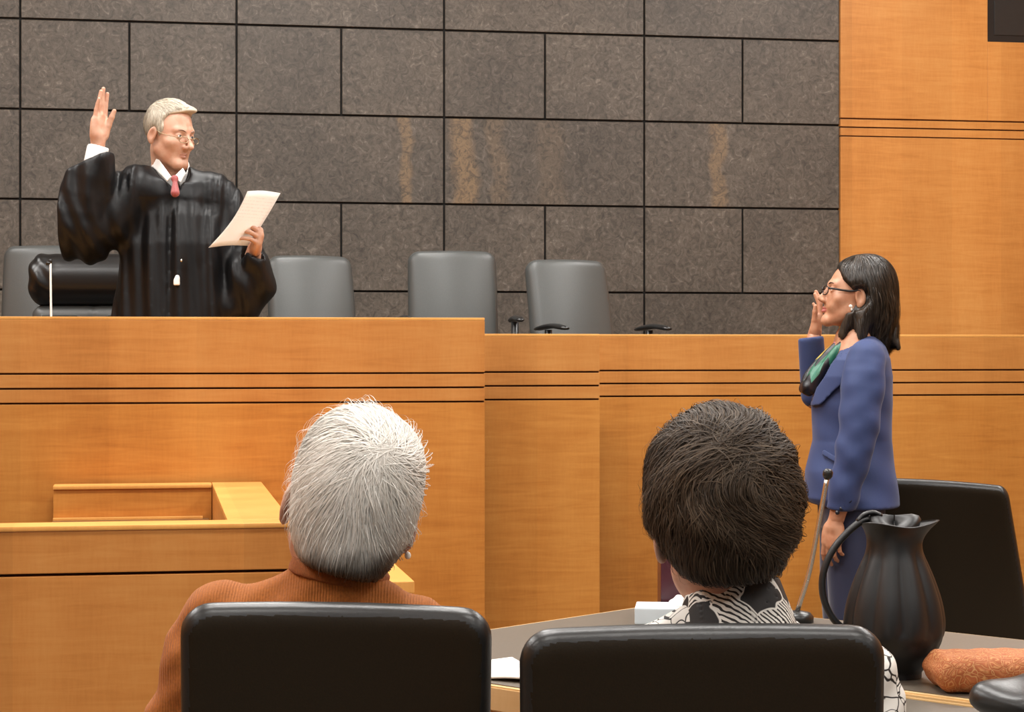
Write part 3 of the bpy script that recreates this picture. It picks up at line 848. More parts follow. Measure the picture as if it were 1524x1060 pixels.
def poly2(x, z, pts):                                   # distance to a polygon in two coordinates
    d = np.full(x.shape, 1e9); s = np.ones(x.shape)
    n = len(pts)
    for i in range(n):
        j = i-1
        ex_, ez_ = pts[j][0]-pts[i][0], pts[j][1]-pts[i][1]
        wx_, wz_ = x-pts[i][0], z-pts[i][1]
        t = np.clip((wx_*ex_+wz_*ez_)/(ex_*ex_+ez_*ez_), 0, 1)
        d = np.minimum(d, (wx_-ex_*t)**2+(wz_-ez_*t)**2)
        c1 = z >= pts[i][1]; c2_ = z < pts[j][1]; c3 = ex_*wz_ > ez_*wx_
        s = np.where((c1 & c2_ & c3) | (~c1 & ~c2_ & ~c3), -s, s)
    return s*np.sqrt(d)
def column(P, zs, cx, cy, a, b):
    x, y, z = P
    I = lambda v: np.interp(z, zs, v)
    aa, bb = I(a), I(b)
    k = np.sqrt(((x-I(cx))/aa)**2+((y-I(cy))/bb)**2)
    d = (k-1)*np.minimum(aa, bb)
    return np.maximum(d, np.maximum(z-zs[-1], zs[0]-z))
def bodymesh(geos, lip, skinm, lipm, par, off):
    V, F = join(geos); mi = np.zeros(len(F), int); mi[:len(lip)][lip] = 1
    return mk('body', V, F, [skinm, lipm], par, mi, off=off)
def eyes(fr, par, off, iris):
    wm = plain('eye_white_'+par.name, (.78, .74, .70), .25, var=.02)
    im = plain('iris_'+par.name, iris, .2)
    for s in (-1, 1):
        bm = bmesh.new(); bmesh.ops.create_uvsphere(bm, u_segments=20, v_segments=14, radius=.0128)
        V = np.array([v.co[:] for v in bm.verts]); F = [tuple(v.index for v in f.verts) for f in bm.faces]; bm.free()
        V = V[:, [0, 2, 1]]                             # pole to the front
        ce = np.array([V[list(f)].mean(0) for f in F])
        mi = (np.hypot(ce[:, 0]-.0, ce[:, 2]) < .0062) & (ce[:, 1] > 0)
        mk('eye', fr.out(V+np.array((s*.032, .0735, .011))), F, [wm, im], par, mi.astype(int), off=off)
def brows(fr, par, off, mat, r=.0030):
    for s in (-1, 1):
        p = spline([(s*.013, .0925, .028), (s*.030, .0885, .034), (s*.048, .0735, .030)], 10)
        V, F = tube_geo(p, [r*.8, r, r*1.05, r*1.1, r*1.1, r, r*.9, r*.8, r*.6, r*.4], 8, .5)
        mk('eyebrow', fr.out(V), F, mat, par, off=off)
def glasses(fr, par, off, mat, rx=.020, rz=.0135, zc=.004, yf=.103, r=.0012, half=False, flat=1.0):
    g = empty('eyeglasses', (0, 0, 0)); g.parent = par
    cur = lambda xx: yf-.010*(abs(xx)/.05)**2
    for s in (-1, 1):
        ring = []
        for k in range(33):
            t = 2*math.pi*k/32
            if half and not (math.pi*.98 <= t <= math.pi*2.02): pass
            X = s*.033+rx*math.copysign(abs(math.cos(t))**.8, math.cos(t)); Z = zc+rz*math.copysign(abs(math.sin(t))**.8, math.sin(t))
            ring.append((X, cur(X), Z))
        V, F = tube_geo(ring, r, 8); mk('rim', fr.out(V), F, mat, g, off=off)
        tp_ = spline([(s*.053, cur(.053), zc+rz*.55), (s*.066, cur(.053)-.012, zc+rz*.6), (s*.0765, .03, zc+.012), (s*.080, -.008, .024), (s*.080, -.03, .010)], 16)
        V, F = tube_geo(tp_, r*1.05, 8, flat); mk('temple', fr.out(V), F, mat, g, off=off)
    V, F = tube_geo(spline([(-.0135, cur(0), zc+.003), (0, cur(0)+.004, zc+.007), (.0135, cur(0), zc+.003)], 8), r, 8)
    mk('bridge', fr.out(V), F, mat, g, off=off)
    return g
SKIN1 = skin('skin_judge', (.56, .335, .235, 1), (.50, .255, .165, 1))
SKIN2 = skin('skin_woman', (.53, .275, .165, 1), (.45, .20, .11, 1))
SKIN3 = skin('skin_seated', (.60, .37, .27, 1), (.52, .27, .19, 1))
LIP = plain('lip', (.42, .20, .14), .45); LIP2 = plain('lip_rose', (.40, .11, .09), .35)
def cloth(name, col, rough=.75, sheen=.3, scale=500, var=.1, bump=.05):
    m = NT(name); v = m.coord(); nz = m.noise(v, scale, 2)
    a = tuple(t*(1-var) for t in col)+(1,); b = tuple(t*(1+var) for t in col)+(1,)
    m.color(m.ramp(nz, [(.3, a), (.7, b)])); m.set(Roughness=rough)
    m.b.inputs['Sheen Weight'].default_value = sheen
    m.b.inputs['Sheen Roughness'].default_value = .4
    m.bump(nz, bump, .001)
    return m.m
def schain(P, pts, rads, n=9):
    q = spline(pts, n); r = spline([(t, 0, 0) for t in rads], n)[:, 0]
    return chain(P, list(q), list(r))
# ---------------------------------------------------------------- 1. the robed man
DJ = 7.14
J = lambda px, py, d=0.0: c(px, py, DJ+d)
jo = np.array([J(255, 520)[0], DJ, .45])
jud = empty('person', c2w(jo), RZV, 'grey-haired man in black robe raising his right hand and holding a paper', 'person')
hj = Frame(J(253, 204, -.01), math.radians(55), math.radians(-10), math.radians(0), .93)
hV, hF, lip = head_geo(hj, neck_to=J(252, 285, .04), neck_r=.056, jaw=1.05, nose=1.05, lips=.75, ear=.002)
rh = hand_geo(J(146, 211, -.16), (.06, .0, 1), (.90, -.44, 0), True, ((.03, .05, .05), (.0, .04, .04), (.04, .05, .05), (.10, .10, .08)), .0, 1.0, thumb=((.06, .95, .36), .05))
lh = hand_geo(J(377, 375, -.06), (.34, -.70, .62), (-1, 0, .0), False, ((1.0, .35, .2), (1.1, .35, .2), (1.2, .40, .2), (1.25, .45, .25)), .03, 1.0, thumb=((.5, .6, .6), .3))
tV = nets(lambda P: smin(smin(column(P, [.9, 1.45, 1.78], [J(255, 400)[0]]*3, [DJ+.02]*3, [.15, .16, .06], [.09, .1, .04]), cap(P, J(215, 296, -.02), J(312, 298, .05), .035), .04),
        smin(chain(P, [J(205, 288, -.03), J(118, 335, -.12), J(145, 225, -.16)], (.045, .04, .028), .02), chain(P, [J(318, 290, .05), J(372, 430, .06), J(378, 378, -.05)], (.045, .04, .026), .02), .03), .03),
        np.array(J(75, 400, -.3)*np.array([1, 1, 0]))+np.array((0, 0, .9)), np.array(J(420, 400, .3)*np.array([1, 1, 0]))+np.array((0, 0, 2.2)), .012)
LG = nets(lambda P: np.minimum(chain(P, [J(225, 520)*np.array([1, 1, 0])+np.array((0, 0, z)) for z in (1.0, .8, .55)], (.09, .07, .05), .01), chain(P, [J(290, 520)*np.array([1, 1, 0])+np.array((0, 0, z)) for z in (1.0, .8, .55)], (.09, .07, .05), .01)),
        J(160, 520, -.2)*np.array([1, 1, 0])+np.array((0, 0, .46)), J(350, 520, .2)*np.array([1, 1, 0])+np.array((0, 0, 1.1)), .014)
bodymesh([(hV, hF), rh, lh, tV, LG], lip, SKIN1, LIP, jud, jo)
eyes(hj, jud, jo, (.06, .07, .08))
greyhair = hairmat('grey_hair', [(0, (.17, .14, .10, 1)), (.4, (.42, .37, .29, 1)), (.75, (.62, .56, .45, 1)), (1, (.74, .68, .56, 1))])
brows(hj, jud, jo, plain('brow_grey', (.16, .11, .08), .7))
glasses(hj, jud, jo, plain('gold_wire', (.42, .34, .22), .3, 1.0), .019, .0115, -.001, .111, .0013)
def jhair(P):
    x, y, z = P
    d = ell(P, (0, -.014, .047), (.0825, .104, .094))
    d = d-.008*sstep(.08, .13, z)*sstep(-.04, .05, y)-.004*np.sin(x*60+y*25)*sstep(.07, .12, z)
    d = smin(d, ell(P, (-.02, .062, .112), (.036, .024, .014)), .016)
    hl = np.interp(z, [-.07, -.03, -.012, .0, .022, .038, .062, .085, .105, .12], [-.06, -.045, -.010, .020, .028, .030, .022, .036, .078, .11])+.012*np.sign(x)*0
    d = smax(d, y-hl, .006)
    d = smax(d, -(z+.068+.3*(y+.1)), .008)
    ax = np.abs(x)
    return smax(d, -ell((ax, y, z), (.088, -.010, -.004), (.028, .028, .040)), .004)
V1 = nets(jhair, (-.1, -.13, -.1), (.1, .11, .16), .0033)
rng = np.random.default_rng(3)
part = np.array((.35, .3, .9))
def jflow(d, p, j):
    t = away((.2, -.35, .95))(d); t[:, 2] -= .25; t[:, 1] -= .35*(p[:, 2] < .06)
    t[:, 0] -= .5*(p[:, 2] > .09); t[:, 1] += .8*(p[:, 2] > .10)
    return t+.22*j
SV = strands(jhair, (0, -.014, .04), sphere_dirs(5200, rng), jflow, 6, .008, (.0, .0035), .00085, rng, keep=lambda p: head_sdf((p[:, 0], p[:, 1], p[:, 2])) > .0015)
V, F = join([V1, SV]); mk('hair', hj.out(V), F, greyhair, jud, off=jo)
# robe
zb = .52
nj = lambda px, py, d=0.0: J(px, py, d)
RS = [nj(196, 282, -.05), nj(124, 338, -.12), nj(143, 240, -.16)]
VP_ = [(nj(a_, 0, -.08)[0], nj(0, b_, -.08)[2]) for a_, b_ in ((222, 245), (229, 228), (276, 246), (277, 258), (263, 285))]
def robe(P):
    x, y, z = P
    zz = [zb, 1.0, 1.35, 1.5, 1.70, 1.80, 1.90]
    X = lambda px: (px-762)*DJ/FPX
    d = column(P, zz, [X(258)]*4+[X(259), X(259), X(258)], [DJ+.01]*7, [.30, .25, .222, .212, .195, .165, .10], [.22, .19, .165, .155, .140, .115, .07])
    d = smin(d, cap(P, nj(208, 284, -.05), nj(316, 290, .05), .064, .064), .05)
    d = smin(d, cap(P, nj(256, 258, .02), nj(206, 280, -.03), .040, .050), .04)
    d = smin(d, cap(P, nj(262, 262, .02), nj(318, 288, .05), .040, .050), .04)
    # gathered fullness over the chest
    u = x-X(258)
    fold = (.0065*np.sin(u*62+1.5*np.sin(z*5))+.005*np.sin(u*117+2.2*np.sin(z*3.1+1))+.003*np.sin(u*33+z*4))*sstep(1.98, 1.72, z)*sstep(DJ+.06, DJ-.06, y)
    d = d+fold
    d = d-.010*np.exp(-((u-.028+.02*(z-1.7))/.016)**2)*sstep(1.86, 1.80, z)+.007*np.exp(-((u-.006)/.008)**2)*sstep(1.84, 1.78, z)*sstep(DJ, DJ-.08, y)
    # yoke seam
    d = d-.004*sstep(1.862, 1.868, z-.18*np.abs(u)*0+.10*np.abs(u))
    # right sleeve, raised, bell hanging from the forearm
    s = schain(P, RS, (.080, .105, .070), 10)
    s = smin(s, cap(P, nj(118, 330, -.13), nj(112, 362, -.10), .072, .055), .05)
    s = smin(s, cap(P, nj(112, 352, -.10), nj(146, 366, -.08), .060, .050), .05)
    s = smin(s, cap(P, nj(150, 330, -.08), nj(176, 320, -.05), .075, .07), .06)
    s = smin(s, cap(P, nj(132, 290, -.12), nj(140, 262, -.15), .088, .062), .05)
    q = (x-nj(124, 0)[0]); r_ = z-nj(0, 338)[2]
    s = s+.0075*np.sin(q*58-r_*14+1.0+1.2*np.sin(r_*11))+.004*np.sin(q*104+r_*30+1.5*np.sin(r_*16+q*9))
    # cut at the wrist: open sleeve end
    s = smax(s, (z-nj(0, 236, -.16)[2])+.45*(x-nj(141, 0, -.16)[0])*-.9, .012)
    s = smax(s, -cap(P, nj(142, 252, -.16), nj(146, 205, -.16), .040, .056), .008)
    d = smin(d, s, .045)
    # left sleeve
    l = schain(P, [nj(322, 292, .05), nj(352, 345, .05), nj(370, 420, .03)], (.070, .080, .092), 8)
    l = smin(l, cap(P, nj(370, 420, .03), nj(375, 388, -.06), .080, .052), .05)
    l = smin(l, cap(P, nj(366, 425, -.02), nj(352, 452, .0), .075, .085), .05)
    q = (x-nj(360, 0)[0]); r_ = z-nj(0, 400)[2]
    l = l+.0070*np.sin(q*66+r_*20+1.3*np.sin(r_*12))+.004*np.sin(q*118-r_*18+1.2*np.sin(r_*17+1))
    l = smax(l, (z-nj(0, 374, -.05)[2])*.8-(y-(DJ-.02))*.6*1.0-.02, .01)*1.0 if False else l
    l = smax(l, -cap(P, nj(375, 392, -.05), nj(382, 352, -.09), .036, .052), .008)
    d = smin(d, l, .035)
    # gathers at the shoulder seams
    for pc_ in (nj(190, 272, -.08), nj(332, 288, .0)):
        g = np.exp(-(((x-pc_[0])/.05)**2+((z-pc_[2])/.06)**2))
        d = d+.006*g*np.sin((x-pc_[0])*190)
    # neck opening
    d = smax(d, -cap(P, nj(253, 236, .02), nj(258, 256, -.03), .066, .056), .01)
    d = smax(d, -np.maximum(poly2(x, z, VP_), np.maximum(y-(DJ+.0), (DJ-.40)-y)), .004)
    return d
lo = np.array([J(70, 0, -.35)[0], DJ-.42, zb]); hi = np.array([J(412, 0, 0)[0], DJ+.30, 2.12])
V, F = nets(robe, lo, hi, .0078)
rm = cloth('black_robe', (.0055, .0055, .006), .42, .0, 700, .1, .03); rm.node_tree.nodes['Principled BSDF'].inputs['Specular IOR Level'].default_value = .22
mk('robe', V, F, rm, jud, off=jo)
# white shirt: collar, cuff; tie
shirt = cloth('white_shirt', (.84, .83, .80), .7, .1, 400, .02)
nk0, nk1 = J(252, 275, .045), J(253, 225, .0)
ndir = (nk1-nk0)/np.linalg.norm(nk1-nk0)
def collar(P):
    x, y, z = P
    h = (x-nk0[0])*ndir[0]+(y-nk0[1])*ndir[1]+(z-nk0[2])*ndir[2]
    rx = np.sqrt(sum((P[i]-nk0[i]-ndir[i]*h)**2 for i in range(3)))
    fr_ = (-(y-nk0[1]-ndir[1]*h)*.85+(x-nk0[0]-ndir[0]*h)*.53)/np.maximum(rx, 1e-4)       # 1 at the throat
    r0 = .066+.05*np.clip(.06-h, 0, .1)
    sh = np.abs(rx-r0)-.0035
    top = .082-.030*sstep(.0, 1.0, fr_)
    bot = .02-.05*sstep(.5, 1.0, fr_)
    d = smax(smax(sh, h-top, .004), bot-h, .004)
    lat = ((x-nk0[0]-ndir[0]*h)*.85+(y-nk0[1]-ndir[1]*h)*.53)
    gapw = .003+.62*np.clip(.047-h, 0, 1)*.55
    return smax(d, (gapw-np.abs(lat))*np.where(fr_ > 0, 1, -1)-np.where(fr_ > 0, 0, .05), .002)
V, F = nets(collar, nk0-np.array((.14, .14, .08)), nk0+np.array((.14, .14, .14)), .003)
mk('shirt_collar', V, F, shirt, jud, off=jo)
V, F = nets(lambda P: smax(cap(P, J(141, 245, -.16), J(146, 205, -.16), .040, .036), np.maximum((P[2]-J(0, 216, -.16)[2])-.5*(P[0]-J(144, 0, -.16)[0])*-.55, -cap(P, J(141, 232, -.16), J(147, 190, -.16), .033, .031)), .003), J(120, 255, -.22), J(168, 205, -.10), .003) if False else nets(
    lambda P: smax(smax(cap(P, J(141, 250, -.16), J(146, 218, -.16), .041, .037), (P[2]-J(0, 216, -.16)[2])+.28*(P[0]-J(144, 0, -.16)[0]), .003), -cap(P, J(144, 228, -.16), J(147, 190, -.16), .0325, .034), .002),
    np.minimum(J(118, 258, -.23), J(172, 258, -.09)), np.maximum(J(172, 200, -.09), J(118, 200, -.09)), .003)
mk('shirt_cuff', V, F, shirt, jud, off=jo)
tie = cloth('red_tie', (.30, .062, .060), .5, .3, 300, .12)
for wp in (((230.5, 232), (223, 246), (250, 270), (256, 264)), ((271.5, 250), (275.5, 257), (269, 272), (260.5, 264))):
    pw_ = [(J(a_, 0, -.08)[0], J(0, b_, -.08)[2]) for a_, b_ in wp]; xm = J(259, 0, -.08)[0]
    V, F = nets(lambda P: smax(poly2(P[0], P[2], pw_)-.001, np.abs(P[1]-(DJ-.098+.72*np.abs(P[0]-xm)+.25*(P[2]-J(0, 262)[2])))-.0035, .002), np.array([J(215, 0)[0], DJ-.15, J(0, 278)[2]]), np.array([J(285, 0)[0], DJ+.03, J(0, 225)[2]]), .003)
    mk('collar_wing', V, F, shirt, jud, off=jo)
tk = J(260, 266, -.104)
V, F = nets(lambda P: smin(ell(P, tk, (.0135, .010, .013)), cap(P, tk+np.array((.001, -.002, -.006)), tk+np.array((.004, -.014, -.050)), .007, .016), .006)+np.maximum(0, 0), tk-np.array((.05, .06, .13)), tk+np.array((.05, .05, .04)), .003)
mk('necktie', V, F, tie, jud, off=jo)
# shirt front glimpsed where the robe parts, with a zip pull
V, F = nets(lambda P: smax(rbox(P, J(263, 417, -.156), (.010, .010, .018), .003), (P[2]-J(263, 417)[2])*.5+np.abs(P[0]-J(264, 0, -.156)[0])-.010, .002), J(263, 416, -.158)-np.array((.03, .03, .04)), J(263, 416, -.158)+np.array((.03, .03, .04)), .003)
mk('shirt_front', V, F, shirt, jud, off=jo)
V, F = nets(lambda P: ell(P, J(270, 388, -.168), (.005, .006, .006)), J(270, 388, -.168)-.015, J(270, 388, -.168)+.015, .002)
mk('zip_pull', V, F, M['chrome'], jud, off=jo)
# the paper he holds
pm = NT('printed_paper'); vv = pm.coord()
sx = pm.n('ShaderNodeSeparateXYZ'); pm.l(vv, sx.inputs[0])
lnz = pm.math('FRACT', pm.math('MULTIPLY', sx.outputs[2], 95))
ink = pm.math('MULTIPLY', pm.mrange(lnz, .55, .75), pm.mrange(pm.noise(pm.coord((120, 120, 40)), 1.5, 2), .42, .6))
ink = pm.math('MULTIPLY', ink, pm.math('MULTIPLY', pm.mrange(sx.outputs[2], -.02, .02), pm.mrange(sx.outputs[2], .085, .07)))
pm.color(pm.mix(pm.math('MULTIPLY', ink, .35), (.93, .93, .91, 1), (.35, .33, .32, 1))); pm.set(Roughness=.7)
tl = pm.n('ShaderNodeBsdfTranslucent'); tl.inputs[0].default_value = (.97, .97, .96, 1); mxs = pm.n('ShaderNodeMixShader'); mxs.inputs[0].default_value = .45
pm.l(pm.b.outputs[0], mxs.inputs[1]); pm.l(tl.outputs[0], mxs.inputs[2]); pm.l(mxs.outputs[0], pm.out.inputs[0])
P4 = [J(370, 285, -.30), J(419, 288, -.17), J(371, 366, -.10), J(312, 369, -.23)]
sheet('document', P4, pm.m, 'white printed sheet held in the robed man\'s left hand', 'paper', .0008, lambda u, v: np.array((.012*math.sin(math.pi*v)*(1-u)-.004, .02*math.sin(math.pi*v)-.012*math.sin(math.pi*u), .004*math.sin(math.pi*u))))
# ---------------------------------------------------------------- 2. the woman in blue
DW = 6.60
Q = lambda px, py, d=0.0: c(px, py, DW+d)
wo = np.array([Q(1265, 520)[0], DW, 0])
wom = empty('person', c2w(wo), RZV, 'dark-haired woman in a blue suit standing in profile with right hand raised', 'person')
hw_ = Frame(Q(1269, 443, 0), math.radians(-90), math.radians(12), 0, .938)
hV, hF, lip = head_geo(hw_, neck_to=Q(1288, 520, .0), neck_r=.048, jaw=.9, nose=.98, lips=1.15, smile=.003, cheek=1)
rhw = hand_geo(Q(1211, 503, .138), (.27, .20, .94), (-1, .1, .1), True, ((.25, .3, .2), (.2, .3, .2), (.2, .3, .2), (.25, .3, .2)), .02, .88, thumb=((.45, .85, .15), .15), stub=.03)
lhw = hand_geo(Q(1243, 776, -.175), (-.16, .02, -1), (.55, .8, 0), False, ((.25, .4, .25), (.35, .45, .3), (.45, .5, .3), (.5, .55, .3)), .03, .88, thumb=((.35, .85, .35), .3))
Z0 = lambda z, px, d: np.array([Q(px, 0)[0], DW+d, z])
tW = nets(lambda P: smin(column(P, [.80, 1.0, 1.15, 1.3, 1.40], [Q(1270, 0)[0]]*5, [DW]*5, [.10, .09, .10, .08, .05], [.12, .11, .13, .14, .08]), np.minimum(chain(P, [Z0(.85, 1270, -.08), Z0(.45, 1268, -.08), Z0(.09, 1272, -.08)], (.075, .05, .036), .02), chain(P, [Z0(.85, 1270, .08), Z0(.45, 1268, .08), Z0(.09, 1272, .08)], (.075, .05, .036), .02)), .03),
        (wo[0]-.2, DW-.25, .03), (wo[0]+.25, DW+.25, 1.46), .013)
aW = nets(lambda P: np.minimum(chain(P, [Q(1288, 545, -.15), Q(1280, 650, -.19), Q(1245, 772, -.175)], (.045, .036, .026), .02), chain(P, [Q(1285, 545, .15), Q(1214, 592, .18), Q(1211, 505, .13)], (.045, .036, .025), .02)), (wo[0]-.25, DW-.3, .68), (wo[0]+.2, DW+.3, 1.42), .010)
bodymesh([(hV, hF), rhw, lhw, tW, aW], lip, SKIN2, LIP2, wom, wo)
eyes(hw_, wom, wo, (.03, .016, .008))
brows(hw_, wom, wo, plain('brow_dark', (.03, .018, .012), .7))
glasses(hw_, wom, wo, plain('black_frame', (.012, .010, .010), .3), .021, .0155, .003, .108, .0019, flat=1.8)
dkh = hairmat('dark_brown_hair', [(0, (.009, .007, .0055, 1)), (.45, (.020, .015, .011, 1)), (.75, (.040, .030, .022, 1)), (.95, (.12, .095, .072, 1))], .38)
def qin(px, py, d): return hw_.inn(Q(px, py, d))
hc = [qin(1292, 430, 0), qin(1300, 470, 0), qin(1302, 500, .02), qin(1258, 492, -.055), qin(1328, 500, 0), qin(1338, 519, 0)]
def whair(P):
    x, y, z = P; ax = np.abs(x)
    d = ell(P, (0, -.022, .045), (.092, .112, .105))
    low = smin(ell(P, hc[0], (.095, .088, .11)), cap(P, hc[1], hc[2], .086, .080), .05)
    d = smin(d, low, .05)
    for sgn, pa, pb in ((-1, qin(1270, 468, -.075), qin(1256, 497, -.062)), (1, qin(1270, 468, .075), qin(1256, 497, .062)), (-1, qin(1285, 455, -.085), qin(1282, 505, -.085)), (1, qin(1285, 455, .085), qin(1282, 505, .085))):
        d = smin(d, cap(P, pa, pb, .022, .017), .022)
    d = smin(d, cap(P, qin(1316, 490, -.02), qin(1339, 518, -.03), .026, .007), .022)
    # face and ears stay clear
    hl = np.interp(z, [-.2, -.075, -.055, -.02, .02, .045, .075, .105, .135], [.06, .05, .005, -.005, .006, .046, .062, .072, .09])
    d = smax(d, y-hl, .008)
    d = smax(d, -ell((ax, y, z), (.100, -.008, -.002), (.050, .034, .042)), .006)
    d = smax(d, -cap(P, (0, .02, -.03), (0, .055, -.11), .05, .045), .01)
    lk = .0038*np.sin(y*150+z*38+2.5*np.sin(z*26)+1.5*np.sin(x*40))*sstep(.02, -.07, z)+.0012*np.sin(y*330+x*90)*sstep(.10, .0, z)
    return d+lk
lo = np.minimum(qin(1210, 370, -.15), qin(1350, 530, .15)); hi = np.maximum(qin(1210, 370, -.15), qin(1350, 530, .15))
V1 = nets(whair, np.array((-.14, -.20, -.20)), np.array((.14, .12, .17)), .0036)
rng = np.random.default_rng(5)
dn = hw_.R.T@np.array((0, 0, -1.0))
def wflow(d, p, j):
    t = away((.05, .25, 1))(d)*.8+dn*.9
    t[:, 1] -= .35*((p[:, 2] > -.03) & (p[:, 2] < .09))
    return t+.10*j+.22*np.sin(p[:, 2]*70+j[:, 0]*2)[:, None]*np.array((0, 1.0, 0))*(p[:, 2] < -.03)[:, None]
SV = strands(whair, (0, -.035, .0), sphere_dirs(6500, rng), wflow, 11, .011, (.0, .004), .0011, rng, keep=lambda p: (p[:, 2] > -.14))
SW = strands(whair, (0, -.035, .0), sphere_dirs(2600, rng), wflow, 12, .011, (.003, .011), .0009, rng, keep=lambda p: (p[:, 2] > -.14) & (p[:, 2] < .06), wav=.002)
V, F = join([V1, SV, SW]); mk('hair', hw_.out(V), F, dkh, wom, off=wo)
# earring
gold = plain('gold_stud', (.75, .55, .25), .25, 1.0)
ep_ = Q(1266, 456, -.079)
V, F = nets(lambda P: smin(ell(P, ep_, (.006, .005, .006)), ell(P, ep_+np.array((.003, -.001, -.010)), (.0035, .003, .005)), .003), ep_-.022, ep_+.022, .0016)
mk('earring', V, F, plain('pearl', (.8, .76, .68), .25), wom, off=wo)
# jacket
zs_ = [Q(0, p)[2] for p in (757, 740, 700, 655, 600, 560, 535, 515, 502)]
fr_x = [1212, 1197, 1199, 1210, 1208, 1216, 1230, 1252, 1266]
bk_x = [1338, 1337, 1331, 1326, 1327, 1327, 1323, 1314, 1302]
cxs = [(Q(a, 0)[0]+Q(b, 0)[0])/2 for a, b in zip(fr_x, bk_x)]
aas = [(Q(b, 0)[0]-Q(a, 0)[0])/2 for a, b in zip(fr_x, bk_x)]
bbs = [.185, .185, .170, .148, .160, .175, .170, .12, .07]
def jtorso(P):
    return column(P, zs_, cxs, [DW]*9, aas, bbs)
def jacket(P):
    x, y, z = P
    d = jtorso(P)
    d = smax(d, z-Q(0, 500)[2]-0*x, .02)
    d = smin(d, cap(P, Q(1291, 528, -.15), Q(1291, 528, .15), .046), .04)
    a = schain(P, [Q(1289, 535, -.160), Q(1284, 575, -.185), Q(1276, 650, -.205), Q(1259, 722, -.195), Q(1246, 775, -.178)], (.062, .069, .062, .052, .044), 12)
    q = z-Q(0, 650)[2]
    a = a+.0016*np.sin((x-Q(1277, 0)[0])*60+q*45+1.5*np.sin(q*14))+.0010*np.sin(q*80-(x-Q(1277, 0)[0])*50)
    a = smax(a, (Q(0, 777, -.178)[2]-z)*.93-(x-Q(1243, 0, -.178)[0])*.35, .006)
    a = smax(a, -cap(P, Q(1248, 765, -.178), Q(1240, 800, -.175), .031, .036), .005)
    d = smin(d, a, .012)
    b = chain(P, [Q(1285, 540, .165), Q(1240, 575, .19), Q(1212, 588, .18), Q(1207, 506, .135)], (.058, .050, .045, .043))
    b = smax(b, (z-Q(0, 503, .13)[2])-.12*(x-Q(1207, 0)[0]), .005)
    b = smax(b, -cap(P, Q(1207, 512, .140), Q(1209, 470, .13), .024, .030), .004)
    d = smin(d, b, .015)
    d = d+.0025*np.sin(z*48+x*30)*sstep(Q(0, 560)[2], Q(0, 620)[2], z)*sstep(DW, DW-.1, y)
    # front opening (blouse shows) and hem line
    d = smax(d, -poly3(P), .006)
    hem = z-Q(0, 752)[2]+.18*np.maximum(Q(1235, 0)[0]-x, 0)*-1
    return smax(d, -hem-.004, .006)
vp = [(Q(px, 0)[0], Q(0, py)[2]) for px, py in ((1262, 498), (1255, 512), (1232, 540), (1212, 580), (1204, 605), (1185, 610), (1185, 500))]
def poly3(P): return np.maximum(poly2(P[0], P[2], vp), np.abs(P[1]-DW)-.085)
V, F = nets(jacket, np.array([Q(1178, 0, .1)[0], DW-.29, Q(0, 785)[2]]), np.array([Q(1350, 0)[0], DW+.28, Q(0, 496)[2]]), .0062)
blue = cloth('blue_suiting', (.026, .046, .140), .72, .12, 600, .08)
mk('jacket', V, F, blue, wom, off=wo)
lp = [(Q(px, 0)[0], Q(0, py)[2]) for px, py in ((1266, 500), (1254, 509), (1231, 540), (1211, 578), (1204, 604), (1214, 602), (1233, 578), (1252, 558), (1247, 551), (1262, 533), (1274, 512))]
def lapel(P):
    d = jtorso(P)
    return smax(np.maximum(np.abs(d-.008)-.004, poly2(P[0], P[2], lp)), P[1]-(DW-.015), .003)
V, F = nets(lapel, np.array([Q(1195, 0)[0], DW-.22, Q(0, 612)[2]]), np.array([Q(1282, 0)[0], DW+.01, Q(0, 495)[2]]), .004)
mk('lapel', V, F, blue, wom, off=wo)
pk = [(Q(px, 0)[0], Q(0, py)[2]) for px, py in ((1219, 668), (1244, 684), (1242, 690), (1217, 674))]
V, F = nets(lambda P: np.maximum(np.abs(jtorso(P)-.004)-.004, poly2(P[0], P[2], pk)-.002)+0*P[1]+np.where(P[1] > DW, .05, 0), np.array([Q(1205, 0)[0], DW-.22, Q(0, 700)[2]]), np.array([Q(1255, 0)[0], DW+.01, Q(0, 660)[2]]), .0035)
mk('pocket_flap', V, F, blue, wom, off=wo)
btn = plain('dark_button', (.010, .012, .020), .35)
for px, py in ((1267, 745), (1261, 751), (1255, 757), (1249, 763)):
    p = Q(px-3, py, -.232+(1267-px)*.0006)
    V, F = tube_geo([p, p+np.array((0, -.006, 0))], .0068, 14, ref=(0, 0, 1)); mk('button', V, F, btn, wom, off=wo)
# printed scarf at the neck
def scarfmat():
    m = NT('printed_silk'); v = m.coord()
    vo = m.n('ShaderNodeTexVoronoi'); vo.inputs['Scale'].default_value = 30; mp2 = m.n('ShaderNodeMapping'); mp2.inputs['Scale'].default_value = (1.7, .8, .38); m.l(m.coord(rot=(0, -.64, 0)), mp2.inputs[0]); m.l(mp2.outputs[0], vo.inputs['Vector'])
    sp = m.n('ShaderNodeSeparateColor'); m.l(vo.outputs['Color'], sp.inputs[0])
    m.color(m.ramp(sp.outputs[0], [(0, (.006, .006, .010, 1)), (.34, (.022, .14, .080, 1)), (.52, (.008, .008, .016, 1)), (.62, (.52, .38, .06, 1)), (.72, (.07, .22, .16, 1)), (.82, (.008, .008, .016, 1)), (.90, (.45, .14, .15, 1)), (.95, (.55, .50, .40, 1))], 'CONSTANT'))
    m.set(Roughness=.4); return m.m
SC = scarfmat()
